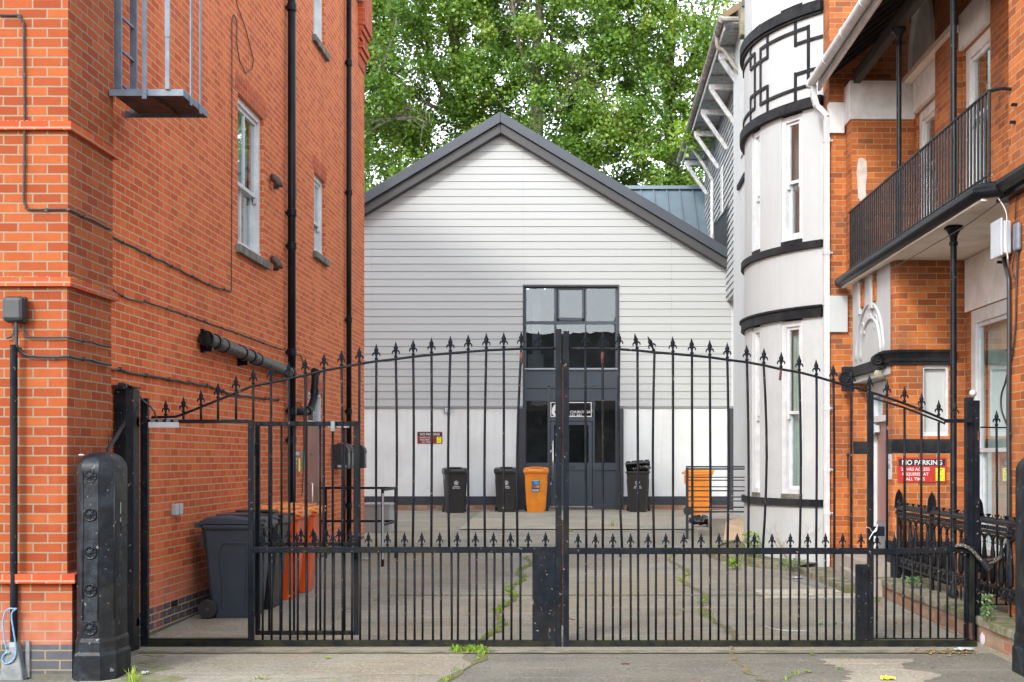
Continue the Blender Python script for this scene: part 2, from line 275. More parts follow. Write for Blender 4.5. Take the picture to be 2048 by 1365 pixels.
class MB:
    def __init__(s): s.v = []; s.f = []
    def add(s, vs, fs):
        o = len(s.v); s.v += [tuple(v) for v in vs]; s.f += [tuple(i + o for i in f) for f in fs]; return s
    def box(s, x0, x1, y0, y1, z0, z1):
        return s.add([(x0, y0, z0), (x1, y0, z0), (x1, y1, z0), (x0, y1, z0), (x0, y0, z1), (x1, y0, z1), (x1, y1, z1), (x0, y1, z1)],
                     [(0, 3, 2, 1), (4, 5, 6, 7), (0, 1, 5, 4), (1, 2, 6, 5), (2, 3, 7, 6), (3, 0, 4, 7)])
    def bar(s, a, b, w, h=None, up=(0, 0, 1)):
        """rectangular bar from a to b"""
        a, b = Vector(a), Vector(b); h = h or w; d = (b - a).normalized(); u = Vector(up)
        if abs(d.dot(u)) > .95: u = Vector((0, 1, 0))
        x = d.cross(u).normalized() * w / 2; y = x.cross(d).normalized() * h / 2
        vs = [p + q for p in (a, b) for q in (-x - y, x - y, x + y, -x + y)]
        return s.add(vs, [(3, 2, 1, 0), (4, 5, 6, 7), (0, 1, 5, 4), (1, 2, 6, 5), (2, 3, 7, 6), (3, 0, 4, 7)])
    def tube(s, pts, r, n=8, cap=True):
        pts = [Vector(p) for p in pts]; rs = r if hasattr(r, '__len__') else [r] * len(pts)
        o = len(s.v); px = None
        for i, p in enumerate(pts):
            d = (pts[min(i + 1, len(pts) - 1)] - pts[max(i - 1, 0)]).normalized()
            if px is None:
                u = Vector((0, 0, 1)) if abs(d.z) < .9 else Vector((1, 0, 0)); px = d.cross(u).normalized()
            else: px = (px - d * px.dot(d)).normalized()
            py = d.cross(px)
            for k in range(n):
                a = 2 * math.pi * k / n; s.v.append(tuple(p + (px * math.cos(a) + py * math.sin(a)) * rs[i]))
        for i in range(len(pts) - 1):
            for k in range(n):
                a, b = o + i * n + k, o + i * n + (k + 1) % n; s.f.append((a, b, b + n, a + n))
        if cap: s.f.append(tuple(o + k for k in range(n))[::-1]); s.f.append(tuple(o + (len(pts) - 1) * n + k for k in range(n)))
        return s
    def loft(s, rings, cap=True):
        n = len(rings[0]); o = len(s.v)
        for r in rings: s.v += [tuple(p) for p in r]
        for i in range(len(rings) - 1):
            for k in range(n):
                a, b = o + i * n + k, o + i * n + (k + 1) % n; s.f.append((a, b, b + n, a + n))
        if cap: s.f.append(tuple(o + k for k in range(n))[::-1]); s.f.append(tuple(o + (len(rings) - 1) * n + k for k in range(n)))
        return s
    def lathe(s, prof, c=(0, 0, 0), n=16):
        c = Vector(c)
        return s.loft([[c + Vector((r * math.cos(2 * math.pi * k / n), r * math.sin(2 * math.pi * k / n), z)) for k in range(n)] for r, z in prof])
    def prism(s, poly, off):
        """poly: 3D points in order, off: extrusion vector"""
        n = len(poly); off = Vector(off); a = [Vector(p) for p in poly]
        return s.add(a + [p + off for p in a], [tuple(range(n))[::-1], tuple(range(n, 2 * n))] + [(i, (i + 1) % n, (i + 1) % n + n, i + n) for i in range(n)])
    def build(s, name, m, parent=None, smooth=False, matrix=None, bevel=0):
        me = bpy.data.meshes.new(name); me.from_pydata(s.v, [], s.f); me.update()
        import bmesh
        bm = bmesh.new(); bm.from_mesh(me); bmesh.ops.recalc_face_normals(bm, faces=bm.faces); bm.to_mesh(me); bm.free()
        me.materials.append(M[m] if isinstance(m, str) else m)
        if smooth:
            me.polygons.foreach_set('use_smooth', [True] * len(me.polygons)); me.update()
        o = bpy.data.objects.new(name, me); link(o, parent, matrix)
        if bevel:
            b = o.modifiers.new('bevel', 'BEVEL'); b.width = bevel; b.segments = 2; b.limit_method = 'ANGLE'
        return o
def tag(o, label=None, cat=None, group=None, kind=None):
    for k, v in (('label', label), ('category', cat), ('group', group), ('kind', kind)):
        if v: o[k] = v
    return o
def thing(name, label, cat, loc=(0, 0, 0), group=None, matrix=None):
    o = bpy.data.objects.new(name, None); o.empty_display_size = .1
    link(o, None, matrix if matrix is not None else Matrix.Translation(loc))
    return tag(o, label, cat, group)
def smooth_auto(o, ang=40):
    me = o.data; me.polygons.foreach_set('use_smooth', [True] * len(me.polygons)); me.update()
    try:
        me.set_sharp_from_angle(angle=R(ang))
    except Exception: pass
    return o
DG = None
def text(body, size, m, parent=None, matrix=None, name='lettering', bold=0.0, align='CENTER', ext=.0015, sx=1.0):
    cu = bpy.data.curves.new(name, 'FONT'); cu.body = body; cu.size = size; cu.align_x = align; cu.extrude = ext; cu.offset = bold; cu.resolution_u = 3
    t = bpy.data.objects.new('tmp', cu); COL.objects.link(t); dg = bpy.context.evaluated_depsgraph_get()
    me = bpy.data.meshes.new_from_object(t.evaluated_get(dg)); bpy.data.objects.remove(t)
    me.name = name; me.materials.clear(); me.materials.append(M[m])
    if sx != 1.0:
        for v in me.vertices: v.co.x *= sx
    o = bpy.data.objects.new(name, me); return link(o, parent, matrix)
FACE = Matrix.Rotation(R(90), 4, 'X')            # text standing up and facing the camera (-y)
def at(p, rz=0): return Matrix.Translation(p) @ Matrix.Rotation(rz, 4, 'Z') @ FACE
# ================================================================== ground
def strip(x0, x1, y0, y1, dz, n=24, jag=0.0, seed=0, th=0):
    """a sheet that follows the ground; x0/x1 may be numbers or functions of y"""
    rr = random.Random(seed); m = MB(); ys = sorted(set([y0 + (y1 - y0) * i / n for i in range(n + 1)] + [y for y, _ in GY if y0 < y < y1]))
    vs = []
    for y in ys:
        a = x0(y) if callable(x0) else x0; b = x1(y) if callable(x1) else x1
        vs += [(a + rr.uniform(-jag, jag), y + rr.uniform(-jag, jag) * .5 * (y not in (y0, y1)), gz(y) + dz), (b + rr.uniform(-jag, jag), y, gz(y) + dz)]
    m.add(vs, [(2 * i, 2 * i + 1, 2 * i + 3, 2 * i + 2) for i in range(len(ys) - 1)]); return m
def groundmat(name='old tarmac', k=1.0, warm=1.0):
    m, t, b = newmat(name)
    ov = N(t, 'ShaderNodeTexCoord').outputs['Object']
    K = lambda r, g_, b_: (r * k * warm, g_ * k * 1.025, b_ * k * .98 / warm)
    c = mixc(t, ramp(t, noise(t, .9, 6, .65, ov), [(.35, 0), (.65, 1)]), K(.150, .138, .120), K(.215, .198, .168))
    c = mixc(t, ramp(t, noise(t, .5, 5, .7, ov, .6), [(.50, 0), (.60, .8)]), c, K(.200, .165, .125))
    mp = N(t, 'ShaderNodeMapping'); t.links.new(ov, mp.inputs[0]); mp.inputs['Scale'].default_value = (.35, 5, 1); mp.inputs['Rotation'].default_value = (0, 0, .10)
    c = mixc(t, ramp(t, noise(t, 1.6, 6, .7, mp.outputs[0]), [(.54, 0), (.64, .55)]), c, K(.28, .26, .225))
    mp2 = N(t, 'ShaderNodeMapping'); t.links.new(ov, mp2.inputs[0]); mp2.inputs['Scale'].default_value = (.6, 9, 1); mp2.inputs['Rotation'].default_value = (0, 0, -.06)
    c = mixc(t, ramp(t, noise(t, 2.2, 5, .7, mp2.outputs[0]), [(.60, 0), (.68, .5)]), c, K(.11, .10, .085))
    c = mixc(t, ramp(t, noise(t, 7, 6, .8, ov), [(.56, 0), (.70, .6)]), c, K(.125, .112, .085))
    c = mixc(t, ramp(t, noise(t, 46, 2, .7, ov), [(.60, 0), (.68, .75)]), c, K(.38, .355, .315))
    c = mixc(t, ramp(t, noise(t, 38, 2, .7, ov), [(.32, .8), (.42, 0)]), c, K(.080, .073, .063))
    t.links.new(c, b.inputs['Base Color']); b.inputs['Roughness'].default_value = .95; b.inputs['Specular IOR Level'].default_value = .15
    bump(t, b, noise(t, 60, 4, .7, ov), .7, .008); return m
M['concrete'] = groundmat('worn concrete', 1.35, 1.03); M['concrete_light'] = groundmat('pale concrete', 1.65, 1.03)
M['tarmac'] = groundmat(k=1.3)
g = MB(); ys = [-300, -60, -20, 0, 5] + [9 + .8 * i for i in range(30)] + [36, 60, 120, 700]; xs = [-500, -60, -20, -8, -4, -2, 0, 2, 4, 8, 20, 60, 500]
vs = [(x, y, gz(y)) for y in ys for x in xs]; nx = len(xs)
g.add(vs, [(j * nx + i, j * nx + i + 1, (j + 1) * nx + i + 1, (j + 1) * nx + i) for j in range(len(ys) - 1) for i in range(nx - 1)])
tag(g.build('ground', 'tarmac'), kind='structure')
M['pave'] = groundmat('pavement tarmac', .92)
tag(strip(-9, 9, 4.0, 11.0, .002, seed=77).build('pavement', 'pave'), kind='structure')
tag(strip(-4.1, -2.6, 11.9, 14.6, .004, jag=.06, seed=1).build('path', 'concrete'), kind='structure')
tag(strip(-3.9, lambda y: -1.02 - .05 * (11.2 - y) + .08 * math.sin(y * 5), 8.2, 11.25, .004, jag=.03, seed=2).build('pavement', 'concrete'), kind='structure')
tag(strip(-2.6, 3.4, 25.25, 30.55, .02, jag=.03, seed=3).build('yard', 'concrete_light'), kind='structure')
tag(strip(-4.4, -2.6, 20.2, 30.3, .006, jag=.10, seed=4).build('yard', 'concrete'), kind='structure')
tag(strip(lambda y: 2.0 + .06 * math.sin(y * 7), lambda y: 2.62 + .09 * math.sin(y * 9), 8.6, 10.7, .005, n=40, jag=.05, seed=5).build('pavement', 'concrete_light'), kind='structure')
tag(strip(2.0, 3.2, 14.7, 15.6, .006, jag=.07, seed=6).build('path', groundmat('pale repair slab', 2.2, 1.02)), kind='structure')
tag(strip(-4.0, 3.35, 11.0, 11.16, .004, 8, jag=.02, seed=8).build('threshold', 'moss'), kind='structure')

# ================================================================== left-hand brick building
LB = thing('brick_building', 'tall red brick building with black drainpipes and sash windows along the left side', 'building', (WX, 16, 0))
def wall_cells(m, holes, u0, u1, z0, z1, face):
    """face(u, z, depth) -> point; outer skin with holes plus reveals of depth .2"""
    us = sorted({u0, u1} | {h[0] for h in holes} | {h[1] for h in holes}); zs = sorted({z0, z1} | {h[2] for h in holes} | {h[3] for h in holes})
    for a, b in zip(us, us[1:]):
        for c, d in zip(zs, zs[1:]):
            if any(h[0] <= a and b <= h[1] and h[2] <= c and d <= h[3] for h in holes): continue
            m.add([face(a, c, 0), face(b, c, 0), face(b, d, 0), face(a, d, 0)], [(0, 1, 2, 3)])
            m.add([face(a, c, .3), face(b, c, .3), face(b, d, .3), face(a, d, .3)], [(3, 2, 1, 0)])
    for a, b, c, d in holes:
        for p, q in (((a, c), (b, c)), ((b, c), (b, d)), ((b, d), (a, d)), ((a, d), (a, c))):
            m.add([face(*p, 0), face(*q, 0), face(*q, .3), face(*p, .3)], [(0, 1, 2, 3)])
    for p, q in (((u0, z0), (u1, z0)), ((u1, z0), (u1, z1)), ((u1, z1), (u0, z1)), ((u0, z1), (u0, z0))):
        m.add([face(*p, 0), face(*q, 0), face(*q, .3), face(*p, .3)], [(0, 1, 2, 3)])
    return m
LEND, LTOP = 23.4, 10.35
W1 = (15.00, 16.20, 4.22, 6.02); W2 = (19.14, 19.95, 4.82, 6.03)
W3 = (19.10, 19.95, 8.05, 10.0); W0 = (15.0, 16.3, 7.72, 9.6); DR = (18.75, 19.72, gz(19.2) - .02, 2.70)
wl = MB(); wall_cells(wl, [W0, W1, W2, W3, DR], 10.60, LEND, -.1, LTOP, lambda u, z, d: Vector((WX - d, u, z)))
wall_cells(wl, [], -13.0, WX - .3, -.1, LTOP, lambda u, z, d: Vector((u, LEND - .003 - d, z)))
wl.add([(WX - .3, LEND - .003, LTOP), (-8.6, LEND - .003, LTOP + 2.35), (-13, LEND - .003, LTOP), (WX - .3, LEND - .3, LTOP), (-8.6, LEND - .3, LTOP + 2.35), (-13, LEND - .3, LTOP)], [(0, 1, 2), (5, 4, 3), (0, 3, 4, 1), (1, 4, 5, 2)])
wl.build('wall', 'brick', LB)
rf = MB(); rf.prism([(WX + .12, 9.6, LTOP + .02), (-8.6, 9.6, LTOP + 2.5), (-13, 9.6, LTOP + .1), (-13, 9.6, LTOP), (-8.6, 9.6, LTOP + 2.36), (WX + .12, 9.6, LTOP - .08)], (0, LEND + .1 - 9.6, 0)); rf.build('roof', 'slate_roof', LB)
# street pier with string courses
PX0, PX1, PY0, PY1 = -9.0, -4.03, 9.83, 10.76
def pier(name, x1, y0, z0, z1, m='brick_front'):
    b = MB(); b.box(PX0, x1, y0, PY1 + (x1 - PX1), z0, z1); return b.build(name, m, LB)
pier('pier', PX1, PY0, 4.30, LTOP - .05)
pier('pier', PX1 - .003, PY0 + .003, 3.10, 4.235)
pier('pier', PX1 - .012, PY0 + .012, .815, 3.03)
pier('pier', -3.985, PY0 - .035, -.1, .745)
for z0, z1, e in ((4.235, 4.30, .035), (3.03, 3.10, .03), (.745, .815, .085)):
    pier('string_course', PX1 + e, PY0 - e, z0, z1, 'brick_string')
mm_ = MB()
for k in range(70):
    x = random.uniform(-4.9, -4.02); z = random.choice((3.10, 4.30)); mm_.lathe([(.018, 0), (.012, .008), (.002, .012)], (x, PY0 - .005 + random.uniform(-.012, .01), z - .001), 5)
for k in range(50):
    y = random.uniform(9.85, 10.7); z = random.choice((3.10, 4.30)); mm_.lathe([(.016, 0), (.010, .007), (.002, .010)], (PX1 + .012 + random.uniform(-.01, .01), y, z - .001), 5)
mm_.build('lichen', mat('yellow lichen', (.26, .20, .05), .95, (.16, .15, .07), 30), LB)['kind'] = 'stuff'
# corbelled kneeler at the far eaves
kn = MB(); xk = WX
def kz(py): return 1.7 + (918 - py) * LEND / F
for i, (pa, pb, e) in enumerate(((-40, 28, .12), (28, 72, .12), (72, 84, .085), (84, 96, .05), (104, 116, .085), (116, 128, .05), (128, 150, .02))):
    kn.box(xk - .5, xk + e, LEND - .62 + i * .004, LEND + e * 1.2, kz(pb), kz(pa) - .002 * i)
kn.build('corbel', 'brick_string', LB)
fs = MB(); fs.box(xk + .003, xk + .10, 18.0, LEND - .63, kz(28), LTOP + .15); fs.build('fascia', 'upvc', LB)
gt = MB(); gt.tube([(xk + .17, 9.9, LTOP + .1), (xk + .17, LEND - .5, LTOP + .1)], .06, 10); gt.build('gutter', 'pipe', LB)

# ---- windows
def sash(parent, p0, p1, z0, z1, matrix=None, rec=.10, curtain='curtain', name='window', rail=.5, horns=True, bars=1, sill=None, casing=.07, room=.28, frame='upvc', glass='glass', inner=True):
    """sliding sash window between p0 and p1 (outward side on the left of p0->p1), recessed by rec"""
    p0, p1 = Vector((p0[0], p0[1], 0)), Vector((p1[0], p1[1], 0)); d = (p1 - p0); L = d.length; d.normalize(); n = Vector((d.y, -d.x, 0))
    def q(u, dep, z): return p0 + d * u - n * dep + Vector((0, 0, z))
    def bx(m, u0, u1, d0, d1, a, b):
        m.add([q(u0, d0, a), q(u1, d0, a), q(u1, d1, a), q(u0, d1, a), q(u0, d0, b), q(u1, d0, b), q(u1, d1, b), q(u0, d1, b)],
              [(0, 3, 2, 1), (4, 5, 6, 7), (0, 1, 5, 4), (1, 2, 6, 5), (2, 3, 7, 6), (3, 0, 4, 7)])
    f = MB(); c = casing
    bx(f, 0, c, rec, rec + .12, z0, z1); bx(f, L - c, L, rec, rec + .12, z0, z1); bx(f, c, L - c, rec, rec + .12, z1 - c, z1); bx(f, c, L - c, rec - .03, rec + .12, z0, z0 + .07)
    W = f.build(name, frame, parent, matrix=matrix)
    zm = z0 + (z1 - z0) * rail; s = .045
    for a, b, dd in (((zm - .02), z1 - c, .03), (z0 + .07, zm + .02, .075)):
        m = MB(); bx(m, c, c + s, rec + dd, rec + dd + .04, a, b); bx(m, L - c - s, L - c, rec + dd, rec + dd + .04, a, b)
        bx(m, c + s, L - c - s, rec + dd, rec + dd + .04, b - s, b); bx(m, c + s, L - c - s, rec + dd, rec + dd + .04, a, a + s)
        for k in range(bars):
            uu = c + (L - 2 * c) * (k + 1) / (bars + 1); bx(m, uu - .012, uu + .012, rec + dd + .002, rec + dd + .038, a + s, b - s)
        if horns and dd < .05:
            for uu in (c + .003, L - c - s + .003): bx(m, uu, uu + s - .006, rec + dd - .008, rec + dd + .03, a - .07, a - .002)
        m.build('sash', frame, W, matrix=matrix)
        g = MB(); g.add([q(c + s, rec + dd + .02, a + s), q(L - c - s, rec + dd + .02, a + s), q(L - c - s, rec + dd + .02, b - s), q(c + s, rec + dd + .02, b - s)], [(0, 1, 2, 3)])
        g.build('pane', glass, W, matrix=matrix)
    if curtain:
        m = MB(); nf = max(8, int(L / .05)); vs = []
        for i in range(nf + 1):
            u = c + (L - 2 * c) * i / nf; dd = rec + .16 + (.012 if i % 2 else -.012); vs += [q(u, dd, z0 + .02), q(u, dd, z1 - .03)]
        m.add(vs, [(2 * i, 2 * i + 2, 2 * i + 3, 2 * i + 1) for i in range(nf)]); m.build('blind', curtain, W, matrix=matrix)
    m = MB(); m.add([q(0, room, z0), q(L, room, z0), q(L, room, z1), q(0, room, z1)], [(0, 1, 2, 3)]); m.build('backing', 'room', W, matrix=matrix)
    if sill:
        m = MB(); a, b, dep = sill; bx(m, -a, L + a, -dep, rec + .05, z0 - b, z0 - .002); m.build('sill', 'stone', W, matrix=matrix, bevel=.006)
    return W
for (y0, y1, z0, z1), rail, bars, s in ((W1, .44, 1, .10), (W2, .42, 1, .09), (W3, .5, 1, .09), (W0, .5, 1, .08)):
    sash(LB, (WX, y0), (WX, y1), z0, z1, rec=.05, rail=rail, bars=bars, sill=(s, .10, .06), room=.36)
# soldier-course heads over the openings
for (y0, y1, z0, z1) in (W1, W2, DR):
    m = MB(); n = max(4, int((y1 - y0 + .2) / .075)); 
    for k in range(n):
        a = y0 - .1 + (y1 - y0 + .2) * k / n; m.box(WX - .05, WX + .004, a + .004, a + (y1 - y0 + .2) / n - .004, z1 + .004, z1 + .215)
    m.build('lintel', 'brick_string', LB)
# ---- side door with fanlight
y0, y1, z0, z1 = DR
m = MB(); zt = 2.22
for a, b in ((y0, y0 + .05), (y1 - .05, y1)): m.box(WX - .14, WX - .02, a, b, z0, z1)
m.box(WX - .14, WX - .02, y0 + .05, y1 - .05, z1 - .05, z1); m.box(WX - .13, WX - .02, y0 + .05, y1 - .05, zt, zt + .05)
dr = MB(); dr.box(WX - .09, WX - .04, y0 + .052, y1 - .052, z0 + .03, zt - .003); D_ = dr.build('door', 'door_brown', LB, bevel=.004)
m.build('frame', 'upvc', D_)
m = MB(); m.box(WX - .07, WX - .06, y0 + .05, y1 - .05, zt + .05, z1 - .05); m.build('fanlight', 'glass', LB)
m = MB(); m.box(WX - .26, WX - .25, y0 + .05, y1 - .05, zt + .05, z1 - .05); m.build('blind', 'curtain', LB)
m = MB(); yh = y0 + .14; m.tube([(WX - .04, yh, .95), (WX + .03, yh, .96), (WX + .03, yh, 1.33), (WX - .04, yh, 1.34)], .012, 8); m.build('handle', 'steel', D_, smooth=True)
text('64', .12, 'galv', D_, Matrix.Translation((WX - .038, y0 + .42, 1.75)) @ Matrix.Rotation(R(90), 4, 'Z') @ FACE, 'number', ext=.004)
# ---- drainpipes
def drainpipe(pts, r, clips, m='pipe', parent=LB):
    a = MB(); a.tube(pts, r, 14); P_ = a.build('downpipe', m, parent, smooth=True)
    for z in clips:
        c = MB(); x, y = pts[0][0], pts[0][1]
        c.lathe([(r + .002, z - .05), (r + .012, z - .045), (r + .012, z + .045), (r + .002, z + .05)], (x, y, 0), 14)
        c.box(x - .10, x - r + .01, y - .02, y + .02, z - .02, z + .02); c.build('collar', m, P_, smooth=False)
    return P_
d1 = (-4.065, 17.35); drainpipe([(*d1, LTOP + .1), (*d1, .12)], .054, (7.85, 5.05, 4.6, 3.15, 2.35, 1.95))
d2 = (-4.08, 21.55); drainpipe([(*d2, LTOP + .1), (*d2, .2)], .044, (8.4, 6.2, 4.05, 2.5, .9))
# big horizontal soil pipe
a = MB(); pA, pB = Vector((-4.05, 13.42, 2.97)), Vector((-4.05, 17.24, 2.86)); a.tube([pA, pB], .072, 18)
HP = a.build('soil_pipe', 'pipe_grey', LB, smooth=False); smooth_auto(HP)
dv = (pB - pA).normalized()
for t_, rr_, ll in ((.0, .083, .05), (.28, .085, .08), (.62, .081, .025), (1.35, .082, .05), (1.72, .085, .07), (2.05, .081, .03), (3.72, .084, .08)):
    c = MB(); c.tube([pA + dv * t_, pA + dv * (t_ + ll)], rr_, 18); smooth_auto(c.build('collar', 'pipe', HP))
for t_ in (.18, 1.60):
    c = MB(); p = pA + dv * t_; c.box(p.x - .059, p.x + .02, p.y - .03, p.y + .03, p.z - .12, p.z - .075); c.box(p.x - .11, p.x - .06, p.y - .045, p.y + .045, p.z - .13, p.z + .12); c.build('bracket', 'pipe', HP)
# swan-neck branch beside the main stack
c = MB(); base = [(-4.05, 18.72, 2.93), (-4.03, 18.6, 2.98), (-3.98, 18.45, 2.93), (-3.975, 18.40, 2.80), (-3.98, 18.37, 2.58), (-4.0, 18.25, 2.42), (-4.03, 18.0, 2.36), (-4.06, 17.4, 2.35)]
c.tube(base, .055, 12); S_ = c.build('branch_pipe', 'pipe', LB, smooth=True)
for a_, b_ in (((-3.975, 18.40, 2.70), (-3.98, 18.385, 2.63)), ((-4.01, 18.15, 2.39), (-4.02, 18.07, 2.375)), ((-3.985, 18.49, 2.94), (-4.0, 18.53, 2.96))):
    c = MB(); c.tube([a_, b_], .066, 12); c.build('collar', 'pipe', S_)
# cowls, air brick, outdoor sockets
for y, z in ((16.52, 5.30), (16.52, 4.24)):
    c = MB(); rings = []
    for i in range(5):
        a = i / 4 * math.pi / 2; cx, cz = WX + .02 + .10 * math.sin(a), z + .05 - .10 * (1 - math.cos(a))
        rings.append([Vector((cx + .05 * math.cos(2 * math.pi * k / 10) * math.sin(a), y + .055 * math.sin(2 * math.pi * k / 10), cz + .055 * math.cos(2 * math.pi * k / 10) * math.cos(a) - .02 * math.sin(a))) for k in range(10)])
    c.loft(rings); 
    for k in range(5): c.box(WX + .05 + .013 * k, WX + .054 + .013 * k, y - .045, y + .045, z - .10, z - .03)
    c.build('vent_cowl', mat('brown vent plastic', (.07, .035, .028), .6), LB, smooth=True)
c = MB(); c.box(WX, WX + .006, 12.62, 12.80, .225, .285); AB = c.build('air_brick', 'black', LB)
for y in (12.66, 12.79):
    c = MB(); c.box(WX, WX + .05, y - .045, y + .045, 1.14, 1.25); c.build('socket', 'box_white', LB, bevel=.006)
c = MB(); c.box(WX, WX + .012, 17.86, 17.95, 5.35, 5.55); c.build('socket', 'cam_dark', LB)
# cables clipped to the brick
def smoothpts(pts, n=4):
    out = []; q = [pts[0]] + list(pts) + [pts[-1]]
    for i in range(1, len(q) - 2):
        for k in range(n):
            t = k / n; a, b, c, d = [Vector(v) for v in q[i - 1:i + 3]]
            out.append(.5 * ((2 * b) + (c - a) * t + (2 * a - 5 * b + 4 * c - d) * t * t + (3 * b - a - 3 * c + d) * t ** 3))
    return out + [Vector(pts[-1])]
def cable(pts, r=.008, parent=LB, m='cable', name='cable', sag=.012, clips=True, seed=0):
    rr = random.Random(seed); out = []; sag = sag * .55
    for a, b in zip(pts, pts[1:]):
        a, b = Vector(a), Vector(b); n = max(2, int((b - a).length / .12))
        for i in range(n):
            p = a.lerp(b, i / n); p.z += rr.uniform(-sag, sag) * .5 - sag * math.sin(math.pi * ((i / n * n) % 4) / 4); out.append(p)
    out.append(Vector(pts[-1])); c = MB(); c.tube(out if len(out) < 4 else smoothpts(out, 3), r, 6)
    if clips:
        for p in out[2::5]: c.box(p.x - r * 1.25, p.x + r * 1.25, p.y - .006, p.y + .006, p.z - r * 1.5, p.z + r * 1.4)
    return c.build(name, m, parent, smooth=False)
wx = WX + .014; fy = PY0 - .045; sx = PX1 + .012
def FP(px, py): p = P(px, py, fy); return (p.x, fy + .03, p.z)
def SP(px, py): p = PL(px, py, sx); return tuple(p)
def WP(px, py): p = PL(px, py, wx); return tuple(p)
cable([FP(-5, 27), FP(35, 29), FP(44, 45), FP(46, 250), FP(44, 400), FP(52, 417), FP(125, 418), (sx, PY0 - .01, FP(136, 418)[2])], .009, seed=1)
cable([(sx, PY0 - .01, FP(136, 418)[2]), SP(180, 437), SP(222, 459)], .009, seed=2)
cable([WP(222, 472), WP(290, 505), WP(360, 540), WP(415, 568), WP(420, 570), WP(462, 583), WP(463, 582)], .010, seed=3)
cable([WP(463, 582), WP(464, 300), WP(464, 40), WP(468, 30), WP(474, 45), WP(474, 90), WP(480, 125), WP(492, 146), WP(504, 138), WP(507, 120), WP(492, 60), WP(474, 8), WP(470, -60)], .006, sag=.003, clips=False, seed=4)
cable([WP(222, 577), WP(245, 593), WP(262, 600), WP(290, 603), WP(380, 632), WP(480, 668), WP(555, 696), WP(566, 699)], .008, seed=5)
cable([WP(584, 707), WP(600, 710), WP(606, 720), WP(606, 735)], .008, seed=15)
cable([WP(222, 740), WP(240, 739), WP(262, 746), WP(320, 755), WP(420, 773), WP(470, 790), WP(560, 800)], .013, seed=6)
cable([FP(10, 676), FP(22, 670), FP(27, 650), FP(27, 640)], .008, seed=7); cable([FP(44, 648), FP(46, 668), FP(54, 673), FP(136, 674)], .008, seed=8); cable([SP(138, 675), SP(180, 683), SP(222, 694)], .008, seed=9)
cable([FP(30, 690), FP(36, 700), FP(48, 710), FP(70, 713), FP(136, 712)], .011, seed=10); cable([SP(138, 713), SP(180, 720), SP(222, 730)], .011, seed=11)
cable([WP(586, 805), WP(600, 806), WP(607, 820), WP(608, 900), WP(605, 985), WP(603, 992)], .007, seed=12)

# ---- conduit, junction box, steel shoe and rope on the street pier
jb = thing('junction_box', 'dark grey plastic junction box high on the sunlit brick pier', 'junction box', (-4.39, 9.7, 2.85))
b = MB(); x0, x1, z0, z1 = P(2, 0, 9.72).x, P(45, 0, 9.72).x, P(0, 643, 9.72).z, P(0, 593, 9.72).z
b.box(x0, x1, 9.72, 9.80, z0, z1); b.build('lid', 'cam_dark', jb, bevel=.03)
b = MB(); b.box(x0 + .006, x1 + .006, 9.76, 9.82, z0 - .006, z1 + .006); b.build('body', 'cam_dark', jb, bevel=.02)
cd = thing('conduit', 'long black metal cable conduit running down the street face of the brick pier', 'conduit', (-4.41, 9.76, 0))
cx_ = P(27, 0, 9.76).x; b = MB(); b.tube([(cx_, 9.765, .16), (cx_, 9.765, P(0, 690, 9.76).z)], .027, 12); smooth_auto(b.build('pipe', 'gate', cd))
b = MB(); b.tube([(cx_ + .02, 9.765, P(0, 695, 9.76).z), (cx_ + .02, 9.765, P(0, 640, 9.76).z)], .014, 8); b.build('tail', 'cable', cd)
b = MB(); b.loft([[Vector((cx_ + sx_ * wdt, 9.765 + sy_ * dpt, z)) for sx_, sy_ in ((-1, -1), (1, -1), (1, 1), (-1, 1))] for z, wdt, dpt in ((0, .095, .05), (.10, .080, .048), (.26, .045, .04), (.30, .030, .032))]); b.build('shoe', 'galv', cd, bevel=.012)
b = MB(); b.box(cx_ + .085, cx_ + .115, 9.775, 9.79, .02, .30); b.build('flange', 'galv', cd)
pts = [P(x, y, 9.71) for x, y in ((13, 1299), (9, 1280), (6, 1250), (9, 1228), (18, 1218), (27, 1218), (33, 1218), (25, 1224), (23, 1235), (27, 1262), (31, 1290), (31, 1310), (24, 1323), (12, 1328), (5, 1322), (6, 1312), (14, 1306), (19, 1307))]
b = MB(); b.tube(smoothpts(pts), .0065, 6); tag(b.build('rope', 'rope', smooth=True), 'pale blue rope looped round the foot of the black conduit', 'rope')

# ---- fire escape platform
fe = thing('fire_escape', 'grey steel ladder cage and small rusty platform high on the brick wall', 'fire escape', (-3.8, 11, 4.78))
X0, X1, Y0, Y1, Z = -4.02, -3.40, 10.64, 11.32, 4.735
b = MB(); b.box(X0, X1, Y0, Y0 + .012, Z, Z + .055); b.box(X1 - .012, X1, Y0 + .012, Y1, Z, Z + .055); b.box(WX + .01, X1, Y1, Y1 + .012, Z, Z + .055); b.build('platform_frame', 'grey_paint', fe)
b = MB(); b.box(X0, X1 - .014, Y0 + .014, Y1 - .002, Z + .035, Z + .045); b.build('platform_plate', 'rust_under', fe)
b = MB(); xm = (X0 + X1) / 2 + .03; b.bar((xm, Y0 + .014, Z + .015), (xm + .02, Y1 - .002, Z + .015), .03, .035); b.bar((X1 - .04, Y0 + .014, Z + .012), (X1 - .04, Y1 - .002, Z + .012), .04, .03); b.build('joist', 'rust_under', fe)
for px, D, za, w_ in ((289, Y0 - .01, Z - .03, .038), (335, Y0 - .01, Z + .05, .036), (335, Y0 - .016, 5.22, .042)):
    p = P(px, 0, D); b = MB(); b.box(p.x - w_ / 2, p.x + w_ / 2, D - .008, D + .004, za, 6.9); b.build('upright', 'grey_paint', fe)
for y in (10.83, 11.09):
    b = MB(); b.box(X1 + .001, X1 + .012, y - .02, y + .02, Z - .03, 6.9); b.build('upright', 'grey_paint', fe)
